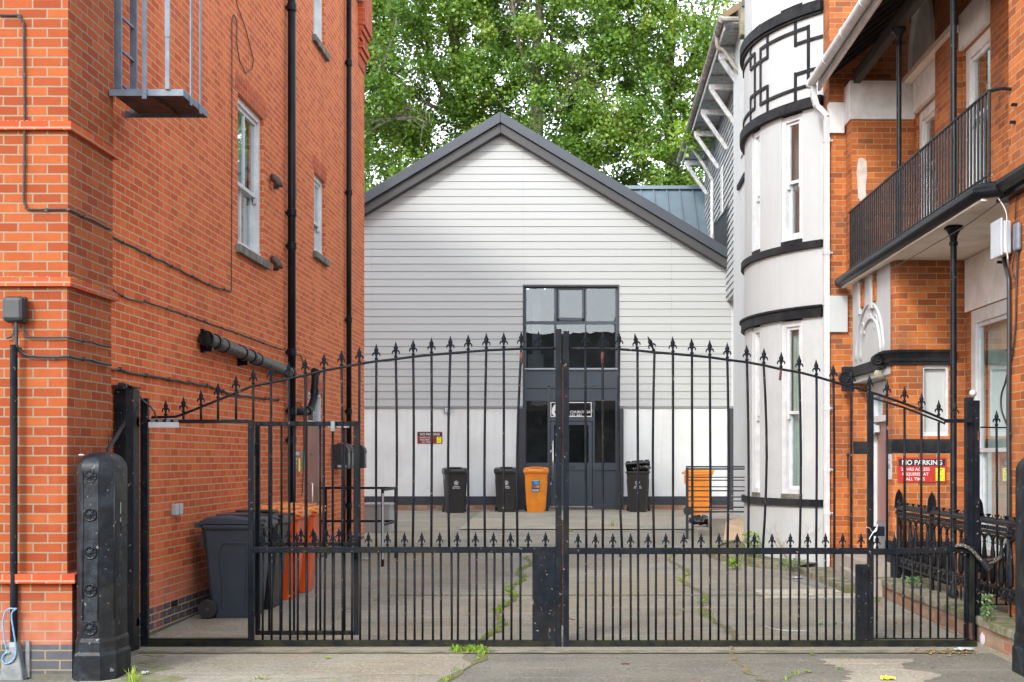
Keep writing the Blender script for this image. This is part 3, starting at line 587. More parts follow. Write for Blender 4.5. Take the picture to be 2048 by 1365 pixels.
for y, za in ((10.90, Z + .13), (11.27, Z + .02)):
    b = MB(); b.box(-4.07, -4.01, y - .012, y + .012, za, 6.9); b.build('ladder_rail', 'grey_paint', fe)
for z in (4.93, 5.22, 5.51, 5.80, 6.09, 6.38):
    b = MB(); b.box(-4.05, -4.03, 10.912, 11.258, z - .01, z + .012); b.build('rung', 'grey_paint', fe)
for z in (5.9, 6.6):
    b = MB(); b.bar((-4.02, Y0 - .016, z), (X1, Y0 - .016, z), .008, .04, ); b.bar((X1 + .016, Y0, z), (X1 + .016, 11.2, z), .008, .04); b.build('hoop', 'grey_paint', fe)

# ---- letterboxes, signs by the side door
for i, (y, lab) in enumerate(((20.45, 'black wall letterbox nearest the brown side door, a white paper in its slot'), (20.78, 'black wall letterbox between two others beside the side door'), (21.95, 'black wall letterbox just beyond the far drainpipe'))):
    t_ = thing('letterbox', lab, 'letterbox', (WX, y, 1.7), 'black letterboxes beside the side door')
    b = MB(); b.box(WX + .002, WX + .26, y, y + .20, 1.54, 1.82); b.build('body', 'cam_dark', t_, bevel=.004)
    b = MB(); b.tube([(WX + .13, y - .005, 1.82), (WX + .13, y + .22, 1.82)], .135, 14); b.build('hood', 'cam_dark', t_, smooth=False)
    b = MB(); b.box(WX + .262, WX + .266, y + .03, y + .17, 1.60, 1.80); b.build('front_plate', 'galv', t_)
    if i == 0: b = MB(); b.box(WX + .10, WX + .24, y - .02, y - .004, 1.56, 1.60); b.build('paper', 'paper', t_)
def wallsign(name, lab, cat, y0, y1, z0, z1, m, lines, parent_m=None):
    t_ = MB(); t_.box(WX + .002, WX + .008, y0, y1, z0, z1); o = t_.build(name, m); tag(o, lab, cat); WM[o] = Matrix.Identity(4)
    for body, size, yy, zz, col in lines:
        text(body, size, col, o, Matrix.Translation((WX + .0085, yy, zz)) @ Matrix.Rotation(R(90), 4, 'Z') @ FACE, ext=.0005, bold=.002)
    return o
ws = wallsign('sign', 'narrow maroon no parking sign almost hidden by the thick black downpipe', 'sign', 17.65, 18.22, 1.50, 1.83, 'sign_maroon', [('NO PARKING', .07, 17.935, 1.75, 'ink_white'), ('24 HRS ACCESS', .042, 17.86, 1.68, 'ink_white'), ('REQUIRED AT', .042, 17.86, 1.62, 'ink_white'), ('ALL TIMES', .042, 17.86, 1.56, 'ink_white')])
b = MB(); b.box(WX + .0085, WX + .0095, 18.09, 18.19, 1.52, 1.71); b.build('yellow_panel', 'yellow', ws)
wallsign('sign', 'small green and white notice between the downpipe and the brown door', 'sign', 18.36, 18.56, 1.54, 1.83, 'green_sign', [])
# ================================================================== gabled building at the end of the yard
FD = 30.7
def FX(px): return P(px, 0, FD).x
def FZ(py): return P(0, py, FD).z
GB = thing('gabled_building', 'pale boarded gable building with dark verges and a tall dark glazed doorway in its middle', 'building', (-2.13, FD, .46))
AX, AZ_, SL = FX(1003), FZ(236), .599
XR, XLft = FX(1467), 2 * FX(1003) - FX(1467)
ZB = FZ(813); BW = .1806
OX0, OX1, OZ1 = FX(1046), FX(1238), FZ(573)
def half(z): return (AZ_ - .12 - z) / SL     # half width of the gable at height z
def sidingmat():
    m, t, b = newmat('pale weatherboard')
    ov = N(t, 'ShaderNodeTexCoord').outputs['Object']
    mp = N(t, 'ShaderNodeMapping'); t.links.new(ov, mp.inputs[0]); mp.inputs['Scale'].default_value = (1, 1, 14)
    s = N(t, 'ShaderNodeSeparateXYZ'); t.links.new(ov, s.inputs[0])
    fl = N(t, 'ShaderNodeMath', operation='MULTIPLY_ADD'); t.links.new(s.outputs[2], fl.inputs[0]); fl.inputs[1].default_value = 1 / BW; fl.inputs[2].default_value = -ZB / BW
    f2 = N(t, 'ShaderNodeMath', operation='FLOOR'); t.links.new(fl.outputs[0], f2.inputs[0])
    wn = N(t, 'ShaderNodeTexWhiteNoise'); wn.noise_dimensions = '1D'; t.links.new(f2.outputs[0], wn.inputs['W'])
    c = mixc(t, wn.outputs['Value'], (.350, .362, .352), (.372, .383, .374))
    c = mixc(t, ramp(t, noise(t, 3.5, 5, .7, mp.outputs[0]), [(.35, 0), (.7, .5)]), c, (.340, .352, .350))
    c = mixc(t, ramp(t, noise(t, .35, 4, .6, ov), [(.45, 0), (.75, .35)]), c, (.352, .364, .362))
    t.links.new(c, b.inputs['Base Color']); b.inputs['Roughness'].default_value = .7
    bump(t, b, noise(t, 14, 4, .6, mp.outputs[0]), .12, .003); return m
M['siding'] = sidingmat()
sd = MB(); k = 0; XS = (FX(744), FX(1046), FX(1343))
while True:
    z0 = ZB + k * BW; z1 = z0 + BW - .009; k += 1
    if half(z0) < .25: break
    h0, h1 = min(half(z0), XR - AX), min(half(z1), XR - AX); y = FD
    for a, b_ in (((-1, OX0) if True else None), (OX1, 1)) if z0 < OZ1 - .03 else ((-1, 1),):
        l0, l1 = (AX - h0, AX - h1) if a == -1 else (a, a); r0, r1 = (AX + h0, AX + h1) if b_ == 1 else (b_, b_)
        seams = [x for x in XS if l0 + .4 < x < r0 - .4 and (k % 4 != 0 or x == XS[0])]
        cuts = [l0] + seams + [r0]
        for i in range(len(cuts) - 1):
            p, q_ = cuts[i] + (.002 if i else 0), cuts[i + 1] - (.002 if i < len(cuts) - 2 else 0)
            p1_ = l1 if i == 0 else p; q1 = r1 if i == len(cuts) - 2 else q_
            sd.add([(p, y - .026, z0), (q_, y - .026, z0), (q1, y - .012, z1), (p1_, y - .012, z1), (p, y, z0), (q_, y, z0), (q1, y, z1), (p1_, y, z1)],
                   [(0, 1, 2, 3), (4, 5, 1, 0), (3, 2, 6, 7), (0, 3, 7, 4), (5, 6, 2, 1)])
sd.build('siding', 'siding', GB)
b = MB(); hb = XR - AX; b.add([(XLft, FD + .002, 2.6), (XR, FD + .002, 2.6), (XR, FD + .002, AZ_ - hb * SL - .1), (AX, FD + .002, AZ_ - .1), (XLft, FD + .002, AZ_ - hb * SL - .1)], [(0, 1, 2, 3, 4)])
b = MB()
for poly in ([(XLft, 0), (OX0, 0), (OX0, OZ1), (XLft, OZ1)], [(OX1, 0), (XR, 0), (XR, OZ1), (OX1, OZ1)], [(XLft, OZ1 + .001), (XR, OZ1 + .001), (XR, AZ_ - hb * SL - .05), (AX, AZ_ - .05), (XLft, AZ_ - hb * SL - .05)]):
    b.prism([(x, FD + .001, z) for x, z in poly], (0, .25, 0))
b.build('wall', mat('siding battens', (.24, .24, .24), .9, bst=0), GB)
b = MB(); b.box(XLft, OX0 - .12, FD - .034, FD, ZB - .05, ZB - .006); b.box(OX1 + .12, XR, FD - .034, FD, ZB - .05, ZB - .006); b.build('drip_trim', mat('grey drip trim', (.20, .20, .20), .6), GB)
b = MB(); zp = FZ(993); PXa, PXb = FX(1035), FX(1247)
b.box(XLft, PXa, FD - .008, FD + .0005, zp, ZB - .052); b.box(PXb, XR, FD - .008, FD + .0005, zp, ZB - .052); b.build('render', 'render', GB)
b = MB(); b.box(XLft, PXa, FD - .02, FD + .0005, FZ(1010), zp - .001); b.box(PXb, XR, FD - .02, FD + .0005, FZ(1010), zp - .001); b.build('plinth', 'plinth', GB)
b = MB(); b.box(XLft, PXa, FD - .012, FD + .0005, .2, FZ(1010) - .002); b.box(PXb, XR, FD - .012, FD + .0005, .2, FZ(1010) - .002); b.build('footing', 'brick_garden', GB)
# dark pilasters beside the door, corner strip at the right
b = MB(); zt = ZB - .055
for a in ((PXa, OX0 + .06, FD - .05, FD + .10), (OX1 - .06, PXb, FD - .05, FD + .10), (FX(1455), FX(1467), FD - .04, FD - .009)):
    b = MB(); b.box(*a, .35, zt); b.build('pilaster', 'slate_dark', GB)
b = MB(); b.box(FX(1462), XR + .02, FD - .04, FD - .027, ZB, FZ(515)); b.build('corner_trim', mat('grey corner trim', (.46, .46, .46), .6), GB)
# reveal of the tall opening
b = MB(); b.box(OX0 - .004, OX0 + .03, FD - .032, FD + .20, ZB - .05, OZ1); b.box(OX1 - .03, OX1 + .004, FD - .032, FD + .20, ZB - .05, OZ1); b.box(OX0 - .004, OX1 + .004, FD - .032, FD + .2, OZ1 + .001, OZ1 + .035); b.build('reveal', 'slate_dark', GB)
FR = FD + .10
fx0, fx1 = OX0 + .031, OX1 - .031
def fbox(m, a, b_, c, d, y0=FR, y1=FR + .07): m.box(FX(a), FX(b_), y0, y1, FZ(d), FZ(c))
G1 = MB()
for a, b_, c, d in ((1047.5, 1052, 574, 1018), (1231, 1236.5, 574, 1018), (1052, 1231, 573.5, 576), (1108, 1113, 576, 737), (1169.5, 1173, 576, 737), (1052, 1108, 642, 648), (1113, 1169.5, 642, 648), (1173, 1231, 642, 648), (1052, 1231, 735, 741),
                     (1095, 1099.5, 774, 1015), (1185.5, 1189.5, 774, 1015), (1052, 1095, 771.5, 776), (1099.5, 1185.5, 771.5, 776), (1189.5, 1231, 771.5, 776), (1052, 1095, 797, 801.5), (1099.5, 1185.5, 797, 801.5), (1189.5, 1231, 797, 801.5),
                     (1099.5, 1185.5, 835, 842), (1052, 1095, 926, 941), (1189.5, 1231, 926, 941), (1052, 1095, 1010, 1018), (1189.5, 1231, 1010, 1018)):
    fbox(G1, a, b_, c, d)
GW = G1.build('window_frame', 'slate_frame', GB)
for a in ((1052, 1231, 741, 771.5), (1052, 1095, 776, 797), (1099.5, 1185.5, 776, 797), (1189.5, 1231, 776, 797), (1052, 1095, 941, 1010), (1189.5, 1231, 941, 1010)):
    m = MB(); fbox(m, *a, FR + .035, FR + .055); m.build('panel', 'slate_frame', GW)
m = MB(); 
for a, b_, c, d in ((1115, 1118.5, 576.5, 637), (1164, 1168, 576.5, 637), (1118.5, 1164, 576.5, 579), (1118.5, 1164, 635, 641)): fbox(m, a, b_, c, d, FR - .012, FR + .05)
m.build('casement', 'slate_frame', GW)
m = MB()
m.box(FX(1046), FX(1237), FR - .03, FR, FZ(739), FZ(736.5)); m.build('cill', mat('pale cill', (.30, .34, .38), .5), GW)
for i, (a, b_, c, d) in enumerate(((1052, 1108, 576, 642), (1118.5, 1164, 579, 635), (1173, 1231, 576, 642), (1052, 1108, 648, 735), (1113, 1169.5, 648, 735), (1173, 1231, 648, 735), (1052, 1095, 801.5, 926), (1099.5, 1185.5, 801.5, 835), (1189.5, 1231, 801.5, 926))):
    g = MB(); y = FR + .03; t_ = .0; g.add([(FX(a), y, FZ(d)), (FX(b_), y + .004 * (i % 3 - 1), FZ(d)), (FX(b_), y + .004 * (i % 3 - 1), FZ(c)), (FX(a), y, FZ(c))], [(0, 1, 2, 3)]); g.build('pane', 'glass_dark', GW)
m = MB()
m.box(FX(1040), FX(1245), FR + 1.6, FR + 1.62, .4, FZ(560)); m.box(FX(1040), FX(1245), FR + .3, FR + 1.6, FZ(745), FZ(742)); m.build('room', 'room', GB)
m = MB(); m.box(FX(1062), FX(1079), FR + .6, FR + .75, FZ(725), FZ(582)); m.box(FX(1053), FX(1085), FR + .5, FR + .6, FZ(735), FZ(705)); m.build('column', 'room_mid', GB)
# door
dz0, dz1 = FZ(1014), FZ(843.5)
m = MB()
for a, b_, c, d in ((1101, 1108, 843.5, 1013), (1177, 1184, 843.5, 1013), (1108, 1177, 843.5, 850), (1108, 1177, 926, 941), (1108, 1177, 1004, 1013)): fbox(m, a, b_, c, d, FR - .01, FR + .05)
fbox(m, 1108, 1177, 941, 1004, FR + .012, FR + .03)
DO = m.build('door', 'slate_frame', GB)
g = MB(); fbox(g, 1108, 1177, 850, 926, FR + .02, FR + .026); g.build('pane', 'glass_dark', DO)
m = MB(); xh = FX(1106); m.tube([(xh, FR - .07, FZ(963)), (xh, FR - .07, FZ(882))], .014, 10); m.tube([(xh, FR - .07, FZ(955)), (xh - .04, FR - .01, FZ(955))], .010, 8); m.tube([(xh, FR - .07, FZ(890)), (xh - .04, FR - .01, FZ(890))], .010, 8); m.build('handle', 'steel', DO, smooth=True)
m = MB(); fbox(m, 1137, 1151, 932, 937, FR - .014, FR - .0105); m.build('letter_slot', 'slate_dark', DO)
m = MB(); fbox(m, 1099, 1186, 1013.5, 1015, FR - .06, FR + .07); m.build('threshold', 'steel', DO)
for py in (903, 968): m = MB(); m.lathe([(.022, 0), (.022, .004), (.004, .005)], (0, 0, 0), 10); m.build('lock', 'steel', DO, matrix=Matrix.Translation((FX(1101.5), FR - .011, FZ(py))) @ Matrix.Rotation(R(90), 4, 'X') @ Matrix.Diagonal((.7, 1.6, 1, 1)))
# number board in the transom
sg = MB(); x0, x1, z0, z1 = FX(1100.5), FX(1183.5), FZ(834), FZ(804); th = .022
for a in ((x0, x1, z0, z0 + th), (x0, x1, z1 - th, z1), (x0, x0 + th, z0 + th, z1 - th), (x1 - th, x1, z0 + th, z1 - th)): sg.box(a[0], a[1], FR + .020, FR + .025, a[2], a[3])
NB = sg.build('number_board', 'ink_white', GB)
text('6', .44, 'ink_white', NB, at((FX(1111.5), FR + .018, FZ(831.5))), bold=.012)
text('CHURCHGATE', .088, 'ink_white', NB, at((FX(1140), FR + .018, FZ(826.5))), align='LEFT', bold=.0018)
text('LE1 4AL', .088, 'ink_white', NB, at((FX(1140), FR + .018, FZ(834.5) + .02)), align='LEFT', bold=.0018)
# verges and roof
def along(s, d): return Vector((AX + s * d, 0, AZ_ - SL * abs(d)))
for s in (-1, 1):
    for nm, y0, y1, ta, tb in (('verge', FD - .36, FD + .02, .06, -.20), ('bargeboard', FD - .28, FD - .035, -.201, -.43)):
        m = MB(); e = hb + (.03 if nm == 'verge' else -.05); pt = [(AX, AZ_ + ta), (AX + s * e, AZ_ + ta - SL * e), (AX + s * e, AZ_ + tb - SL * e), (AX, AZ_ + tb)]
        m.prism([(x, y0, z) for x, z in pt], (0, y1 - y0, 0)); m.build(nm, 'verge' if nm == 'verge' else 'verge_in', GB, bevel=.01)
m = MB()
for s in (-1, 1):
    pt = [(AX, AZ_ + .03), (AX + s * hb, AZ_ + .03 - SL * hb), (AX + s * hb, AZ_ - .1 - SL * hb), (AX, AZ_ - .1)]
    m.prism([(x, FD + .021, z) for x, z in pt], (0, 5.0, 0))
m.build('roof', 'tin_roof', GB)
for sx_ in (1,):
    m = MB(); 
    m.lathe([(.015, 0), (.07, .02), (.06, .05)], (0, 0, 0), 12)
m = MB(); x0 = FX(889); m.box(x0, x0 + .13, FD - .09, FD - .04, FZ(827), FZ(815)); m.box(x0 + .04, x0 + .08, FD - .04, FD - .008, FZ(824), FZ(818)); FL = m.build('floodlight', 'cam_dark', GB)
m = MB(); m.box(x0 + .015, x0 + .115, FD - .094, FD - .0905, FZ(826), FZ(816)); m.build('lens', 'box_white', FL)
# sign on the render
def noparking(name, lab, org, W, Hh, m, matrix=None):
    """org: lower-left corner in the facing frame"""
    B = matrix if matrix is not None else Matrix.Identity(4)
    p = MB(); p.box(0, W, 0, .006, 0, Hh); base = B @ Matrix.Translation(org); o = p.build(name, m, matrix=base); tag(o, lab, 'sign')
    p = MB(); p.box(.025 * W, .975 * W, -.001, -.0002, .66 * Hh, .93 * Hh); p.build('heading_band', 'ink_black', o, matrix=base)
    def T(body, size, x, z, col='ink_white', bo=.0): text(body, size, col, o, base @ Matrix.Translation((x, -.0025, z)) @ FACE, ext=.0005, bold=bo * W * .5)
    T('NO PARKING', .27 * Hh, .50 * W, .70 * Hh, bo=.004)
    for i, s_ in enumerate(('24 HRS ACCESS', 'REQUIRED AT', 'ALL TIMES')): T(s_, .168 * Hh, .365 * W, (.465 - .195 * i) * Hh, bo=.0022)
    p = MB(); p.box(.78 * W, .96 * W, -.001, -.0002, .06 * Hh, .57 * Hh); yp = p.build('yellow_panel', 'yellow', o, matrix=base)
    T('CCTV', .095 * Hh, .87 * W, .36 * Hh, 'ink_black')
    p = MB(); p.box(.83 * W, .92 * W, -.0022, -.0012, .491 * Hh, .52 * Hh); p.box(.86 * W, .875 * W, -.0022, -.0012, .45 * Hh, .49 * Hh)
    for i in range(4): p.box(.80 * W, (.94 - .02 * (i % 2)) * W, -.0022, -.0012, (.27 - .05 * i) * Hh, (.285 - .05 * i) * Hh)
    p.build('pictogram', 'ink_black', o, matrix=base); return o
noparking('sign', 'small maroon NO PARKING sign on the pale render of the end building', (FX(835), FD - .016, FZ(888)), .60, .29, 'sign_maroon')
# extension with blue metal roof and dark balustrade behind, at the right
EX = thing('metal_roof_building', 'low building behind the gable with a blue grey standing seam roof', 'building', (4, 37, .4))
ye, zr, ze = 34.2, P(0, 380, 37.5).z, P(0, 520, 34.2).z
x0, x1 = P(1235, 0, 37.5).x, P(1455, 0, 37.5).x
m = MB(); m.add([(x0 - 2, ye, ze), (x1 + 1.5, ye, ze), (x1, 37.5, zr), (x0 - 2, 37.5, zr), (x0 - 2, ye, ze - .1), (x1 + 1.5, ye, ze - .1), (x1, 37.5, zr - .1), (x0 - 2, 37.5, zr - .1)], [(0, 1, 2, 3), (7, 6, 5, 4), (0, 3, 7, 4), (1, 5, 6, 2), (2, 6, 7, 3), (0, 4, 5, 1)]); RO = m.build('roof', 'tin_roof', EX)
m = MB()
for i in range(22):
    x = x0 - 1.6 + i * .38
    if x < x1 - .15: m.bar((x, ye, ze + .03), (x, 37.5, zr + .03), .035, .05)
m.bar((x0 - 2, 37.5, zr + .05), (x1, 37.5, zr + .05), .25, .10); m.bar((x1 + 1.5, ye, ze + .03), (x1, 37.5, zr + .03), .10, .06); m.build('seams', 'tin_roof', RO)
m = MB(); m.box(x0 - 2, x1 - .05, ye + .1, 37.4, .4, ze - .1); m.build('wall', 'render', EX)

# ================================================================== houses across the street (seen only in the window reflections)
OB = thing('terrace_house', 'dark slate roofed terrace with shopfronts, seen only reflected in the gabled building', 'building', (0, -12, 0))
m = MB(); m.box(-14, 14, -18, -11, -.1, 6.3); m.build('wall', mat('dull brown render', (.22, .17, .14), .9, (.15, .12, .10), 1), OB)
m = MB(); m.prism([(-14.3, -10.7, 6.25), (-14.3, -14.5, 9.2), (-14.3, -18.3, 6.25)], (16.3, 0, 0)); m.prism([(2.01, -10.7, 6.25), (2.01, -14.5, 10.2), (2.01, -18.3, 6.25)], (12.4, 0, 0)); m.build('roof', 'slate_roof', OB)
m = MB(); m.box(2.6, 3.4, -15, -14, 9, 11.6); m.build('chimney', 'brick_old', OB)
m = MB(); m.box(-5.5, 5.5, -10.995, -10.9, 3.4, 4.4); m.build('fascia_board', 'ink_black', OB)
text("90'S M", .62, 'room_mid', OB, Matrix.Translation((-3.0, -10.885, 3.70)) @ Matrix.Rotation(math.pi, 4, 'Z') @ FACE, bold=.01)
for x in (-4.6, -1.6, 1.4):
    m = MB(); m.box(x, x + 2.6, -10.995, -10.96, .6, 3.3); m.build('shopfront', 'ink_black', OB)
for x in (-8, -4, 0, 4, 8):
    m = MB(); m.box(x, x + 1.0, -10.995, -10.95, 4.7, 6.0); m.build('window', 'upvc', OB)

# ================================================================== plane trees behind
def limb(m, pts, r0, r1, n=9):
    p = smoothpts(pts, 5); k = len(p); m.tube(p, [r0 + (r1 - r0) * (i / (k - 1)) for i in range(k)], n)
    return p
def crown(name, parent, cx, cy, zc, rx, ry, rz, ncl, per, seed, gaps=(), lm='leaf'):
    """leaves in many loose sprays spread through the crown's volume"""
    r = np.random.default_rng(seed); C_ = []
    while len(C_) < ncl:
        p = r.uniform(-1, 1, 3)
        if (abs(p) ** 2.6).sum() > 1: continue
        q = np.array([cx + p[0] * rx, cy + p[1] * ry, zc + p[2] * rz])
        px, py = CX + q[0] * F / q[1], CY - (q[2] - H) * F / q[1]
        if any(((px - a) / c) ** 2 + ((py - b_) / d) ** 2 < 1 and r.random() < e * .5 for a, b_, c, d, e in gaps): continue
        C_.append(q)
    C_ = np.array(C_); n = ncl * per
    rad = r.uniform(.30, .90, ncl); cc = np.repeat(np.arange(ncl), per)
    off = r.normal(0, 1, (n, 3)); off /= np.linalg.norm(off, axis=1)[:, None]; off *= (r.random(n) ** .5)[:, None]
    droop = np.array([1.0, 1.0, .75]); P0 = C_[cc] + off * rad[cc][:, None] * droop
    P0[:, 2] -= .18 * (off[:, 0] ** 2 + off[:, 1] ** 2) * rad[cc]
    size = r.uniform(.044, .084, n)
    nrm = r.normal(0, 1, (n, 3)) * .85 + np.array([0, -.45, .55]) + off * .3; nrm /= np.linalg.norm(nrm, axis=1)[:, None]
    t = r.normal(0, 1, (n, 3)) + np.array([0, 0, -.8]); t -= nrm * (t * nrm).sum(1)[:, None]; t /= np.linalg.norm(t, axis=1)[:, None]
    b_ = np.cross(nrm, t)
    shape = np.array([(-.55, 0), (-.42, .55), (-.05, .45), (.12, .95), (.35, .42), (1.0, 0), (.35, -.42), (.12, -.95), (-.05, -.45), (-.42, -.55)])
    V = P0[:, None, :] + (shape[None, :, 0, None] * t[:, None, :] + shape[None, :, 1, None] * b_[:, None, :]) * size[:, None, None]
    V += nrm[:, None, :] * (np.abs(shape[None, :, 1, None]) * -.25 * size[:, None, None])
    k = len(shape); me = bpy.data.meshes.new(name); me.vertices.add(n * k); me.vertices.foreach_set('co', V.reshape(-1))
    me.loops.add(n * k); me.loops.foreach_set('vertex_index', np.arange(n * k, dtype=np.int32)); me.polygons.add(n)
    me.polygons.foreach_set('loop_start', np.arange(0, n * k, k, dtype=np.int32)); me.polygons.foreach_set('loop_total', np.full(n, k, dtype=np.int32))
    me.update(calc_edges=True); me.validate(); me.materials.append(M[lm])
    return link(bpy.data.objects.new(name, me), parent)
GAPS = ((1005, 170, 40, 60, .75), (900, 60, 45, 40, .45), (1150, 60, 30, 30, .5), (880, 200, 20, 50, .5), (1010, 40, 25, 30, .5), (1110, 250, 60, 30, .4), (790, 60, 30, 40, .5), (1340, 150, 30, 60, .4))
TG = 'plane trees behind the boarded gable'
def tree(lab, D, trunk, r0, crowns, branches, seed, tw=26):
    T_ = thing('plane_tree', lab, 'tree', (P(trunk[0][0], 0, D).x, D, .46), TG)
    m = MB(); b0 = P(*trunk[0], D); tp = [Vector((b0.x, D, .4))] + [P(x, y, D + dd) for (x, y), dd in zip(trunk, [0, .2, .1, -.2, .2, .1, 0, 0])]
    TR_pts = limb(m, tp, r0 * 1.35, r0 * .45, 12); TR = m.build('trunk', 'trunk', T_, smooth=True)
    rr = random.Random(seed)
    for br, ra in branches:
        m = MB(); pp = limb(m, [P(x, y, D + dd) for (x, y, dd) in br], ra, ra * .3, 7)
        for j in range(tw):      # twigs off each limb
            a = pp[rr.randrange(len(pp) // 3, len(pp))]; v = Vector((rr.uniform(-1, 1), rr.uniform(-1, 1), rr.uniform(-.3, 1))).normalized() * rr.uniform(.5, 1.6)
            m.tube([a, a + v * .5 + Vector((0, 0, .1)), a + v + Vector((0, 0, -.1))], [.022, .014, .005], 5)
        m.build('branch', 'trunk', TR, smooth=True)
    for c in crowns: crown('crown', T_, *c, gaps=GAPS)
    return T_
tree('plane tree with a leaning forked trunk rising just left of the gable apex', 41.0, [(948, 290), (935, 215), (915, 120), (903, 30), (893, -120)], .24,
     [(-5.4, 41.5, 14.6, 3.5, 3.0, 6.2, 340, 195, 1)], [([(930, 240, 0), (895, 200, .3), (862, 130, .5), (850, 40, .5), (842, -60, .3)], .119), ([(940, 250, 0), (900, 225, -.6), (850, 205, -1), (790, 150, -1.2), (760, 100, -1.2)], .091), ([(945, 255, 0), (975, 200, .3), (985, 130, .4), (992, 40, .3), (1000, -40, .2)], .105), ([(900, 60, 0), (920, 0, .2), (935, -60, .3)], .084), ([(860, 305, 0), (830, 270, .3), (770, 275, .4), (735, 280, .4)], .070)], 3)
tree('plane tree with a straight tall trunk rising right of the gable apex', 39.5, [(1073, 300), (1074, 200), (1072, 120), (1078, 30), (1080, -120)], .185,
     [(-1.5, 40.2, 14.8, 3.1, 2.6, 6.0, 320, 195, 2)], [([(1076, 190, 0), (1095, 140, .3), (1105, 60, .4), (1112, -20, .4)], .091), ([(1074, 170, 0), (1045, 110, -.5), (1030, 40, -.6), (1020, -40, -.5)], .084), ([(1074, 260, 0), (1110, 225, -.4), (1140, 190, -.6), (1150, 150, -.8)], .056)], 4)
tree('dense plane tree with a dark trunk over the blue metal roof', 42.0, [(1345, 380), (1342, 260), (1338, 150), (1345, 50), (1350, -100)], .22,
     [(2.4, 41.4, 14.0, 3.2, 3.2, 6.6, 400, 200, 5), (4.6, 40.6, 11.6, 1.7, 1.6, 3.6, 100, 190, 6)], [([(1342, 200, 0), (1380, 120, -.5), (1420, 40, -.5), (1440, -40, -.5)], .091), ([(1342, 250, 0), (1290, 180, -1), (1270, 90, -1.2), (1250, 0, -1)], .091), ([(1340, 330, 0), (1290, 300, -1.4), (1240, 270, -2), (1200, 240, -2.4)], .056)], 5)
tree('broad plane tree at the left, half hidden by the brick building', 38.5, [(700, 330), (706, 200), (715, 80), (722, -60)], .22,
     [(-7.0, 38.8, 13.6, 2.3, 2.2, 6.4, 190, 185, 7)], [([(712, 200, 0), (760, 140, -.4), (790, 60, -.6), (800, -20, -.5)], .084), ([(706, 300, 0), (760, 250, -.4), (820, 235, -.6), (860, 250, -.8)], .063)], 6)
# ================================================================== the gates
GD = 11.4; GS = F / GD
def gx(px): return (px - CX) / GS
def gzz(py): return H - (py - CY) / GS
ARC = [(303, 835), (350, 834), (366, 829), (430, 803), (505, 772.5), (540, 766), (577, 758), (611, 750.7), (648.7, 741.5), (683.5, 735), (720.4, 728), (752, 723), (791.6, 718.5), (826, 714), (863, 710), (900.7, 707), (936, 704), (973, 701), (1007, 699.6), (1042.5, 698), (1077, 697.8), (1112, 697.5)]
ARCR = [(1136, 697.5), (1170.7, 697.8), (1205, 698), (1238.5, 699), (1275, 701.5), (1309, 705), (1346, 708), (1384, 711.5), (1419.7, 715), (1454.7, 720), (1494, 725), (1527.5, 731), (1562, 739), (1598.6, 745), (1633, 754), (1667, 764), (1702.6, 774), (1739, 784), (1774, 795.4), (1809, 807.5), (1843, 820.5), (1877.4, 835), (1890, 841)]
def arc_y(arc, px):
    for (a, ya), (b, yb) in zip(arc, arc[1:]):
        if a <= px <= b: return ya + (yb - ya) * (px - a) / (b - a)
    return arc[-1][1]
# one finial: spear point over two curled leaves and a collar (height .157 m, base at z=0)
def finial_mesh():
    m = MB(); m.lathe([(.010, 0), (.012, .012), (.017, .020), (.017, .026), (.010, .032), (.009, .045), (.014, .060), (.012, .066)], n=8)
    m.loft([[Vector((sx * w_, sy * w_ * .62, z)) for sx, sy in ((-1, 0), (0, -1), (1, 0), (0, 1))] for z, w_ in ((.062, .010), (.078, .017), (.098, .021), (.103, .021), (.118, .013), (.157, .001))])
    for s in (-1, 1):
        m.tube([(s * .004, 0, .058), (s * .012, 0, .072), (s * .022, 0, .074), (s * .030, 0, .064), (s * .0335, 0, .050), (s * .028, 0, .045)], [.007, .008, .0085, .0075, .0055, .003], 6)
    o = m.build('tmp', 'gate', smooth=False); me = o.data; bpy.data.objects.remove(o); smooth_auto(type('x', (), {'data': me})(), 35); me.name = 'finial'; return me
FIN = finial_mesh()
def finial(parent, px, py, D=GD, s=1.0, rot=0.0, rz=None):
    o = bpy.data.objects.new('finial', FIN)
    return link(o, parent, Matrix.Translation(P(px, py, D)) @ Matrix.Rotation(rot, 4, 'Y') @ Matrix.Rotation(random.uniform(-.15, .15) if rz is None else rz, 4, 'Z') @ Matrix.Scale(s, 4))
rg = random.Random(5)
def bar(parent, px0, py0, px1, py1, D=GD, r=.0113, bend=0.0, m='gate'):
    b = MB(); a, c = P(px0, py0, D), P(px1, py1, D); n = 7 if bend else 2
    pts = [a.lerp(c, i / (n - 1)) + Vector((bend * math.sin(math.pi * i / (n - 1)) / GS, .4 * bend * math.sin(math.pi * i / (n - 1)) / GS, 0)) for i in range(n)]
    b.tube(pts, r, 8); return b.build('bar', m, parent, smooth=True)
def sq(parent, name, a, b_, c, d, D=GD, t=.05, m='gate', bev=.003):
    q = MB(); q.box(gx2(a, D), gx2(b_, D), D - t / 2, D + t / 2, gz2(d, D), gz2(c, D)); return q.build(name, m, parent, bevel=bev)
def gx2(px, D): return (px - CX) * D / F
def gz2(py, D): return H - (py - CY) * D / F
LG = thing('metal_gate', 'left leaf of the tall black spiked gate, with the small wicket door set in it', 'gate', (gx(290), GD, gz(GD)), 'leaves of the black spiked gate')
RG = thing('metal_gate', 'right leaf of the tall black spiked gate, reaching to the post with the silver ball', 'gate', (gx(1950), GD, gz(GD)), 'leaves of the black spiked gate')
sq(LG, 'stile', 282, 297, 797, 1292); sq(LG, 'stile', 1111, 1123, 659, 1295, t=.06); sq(RG, 'stile', 1126.5, 1138, 663, 1295, t=.06)
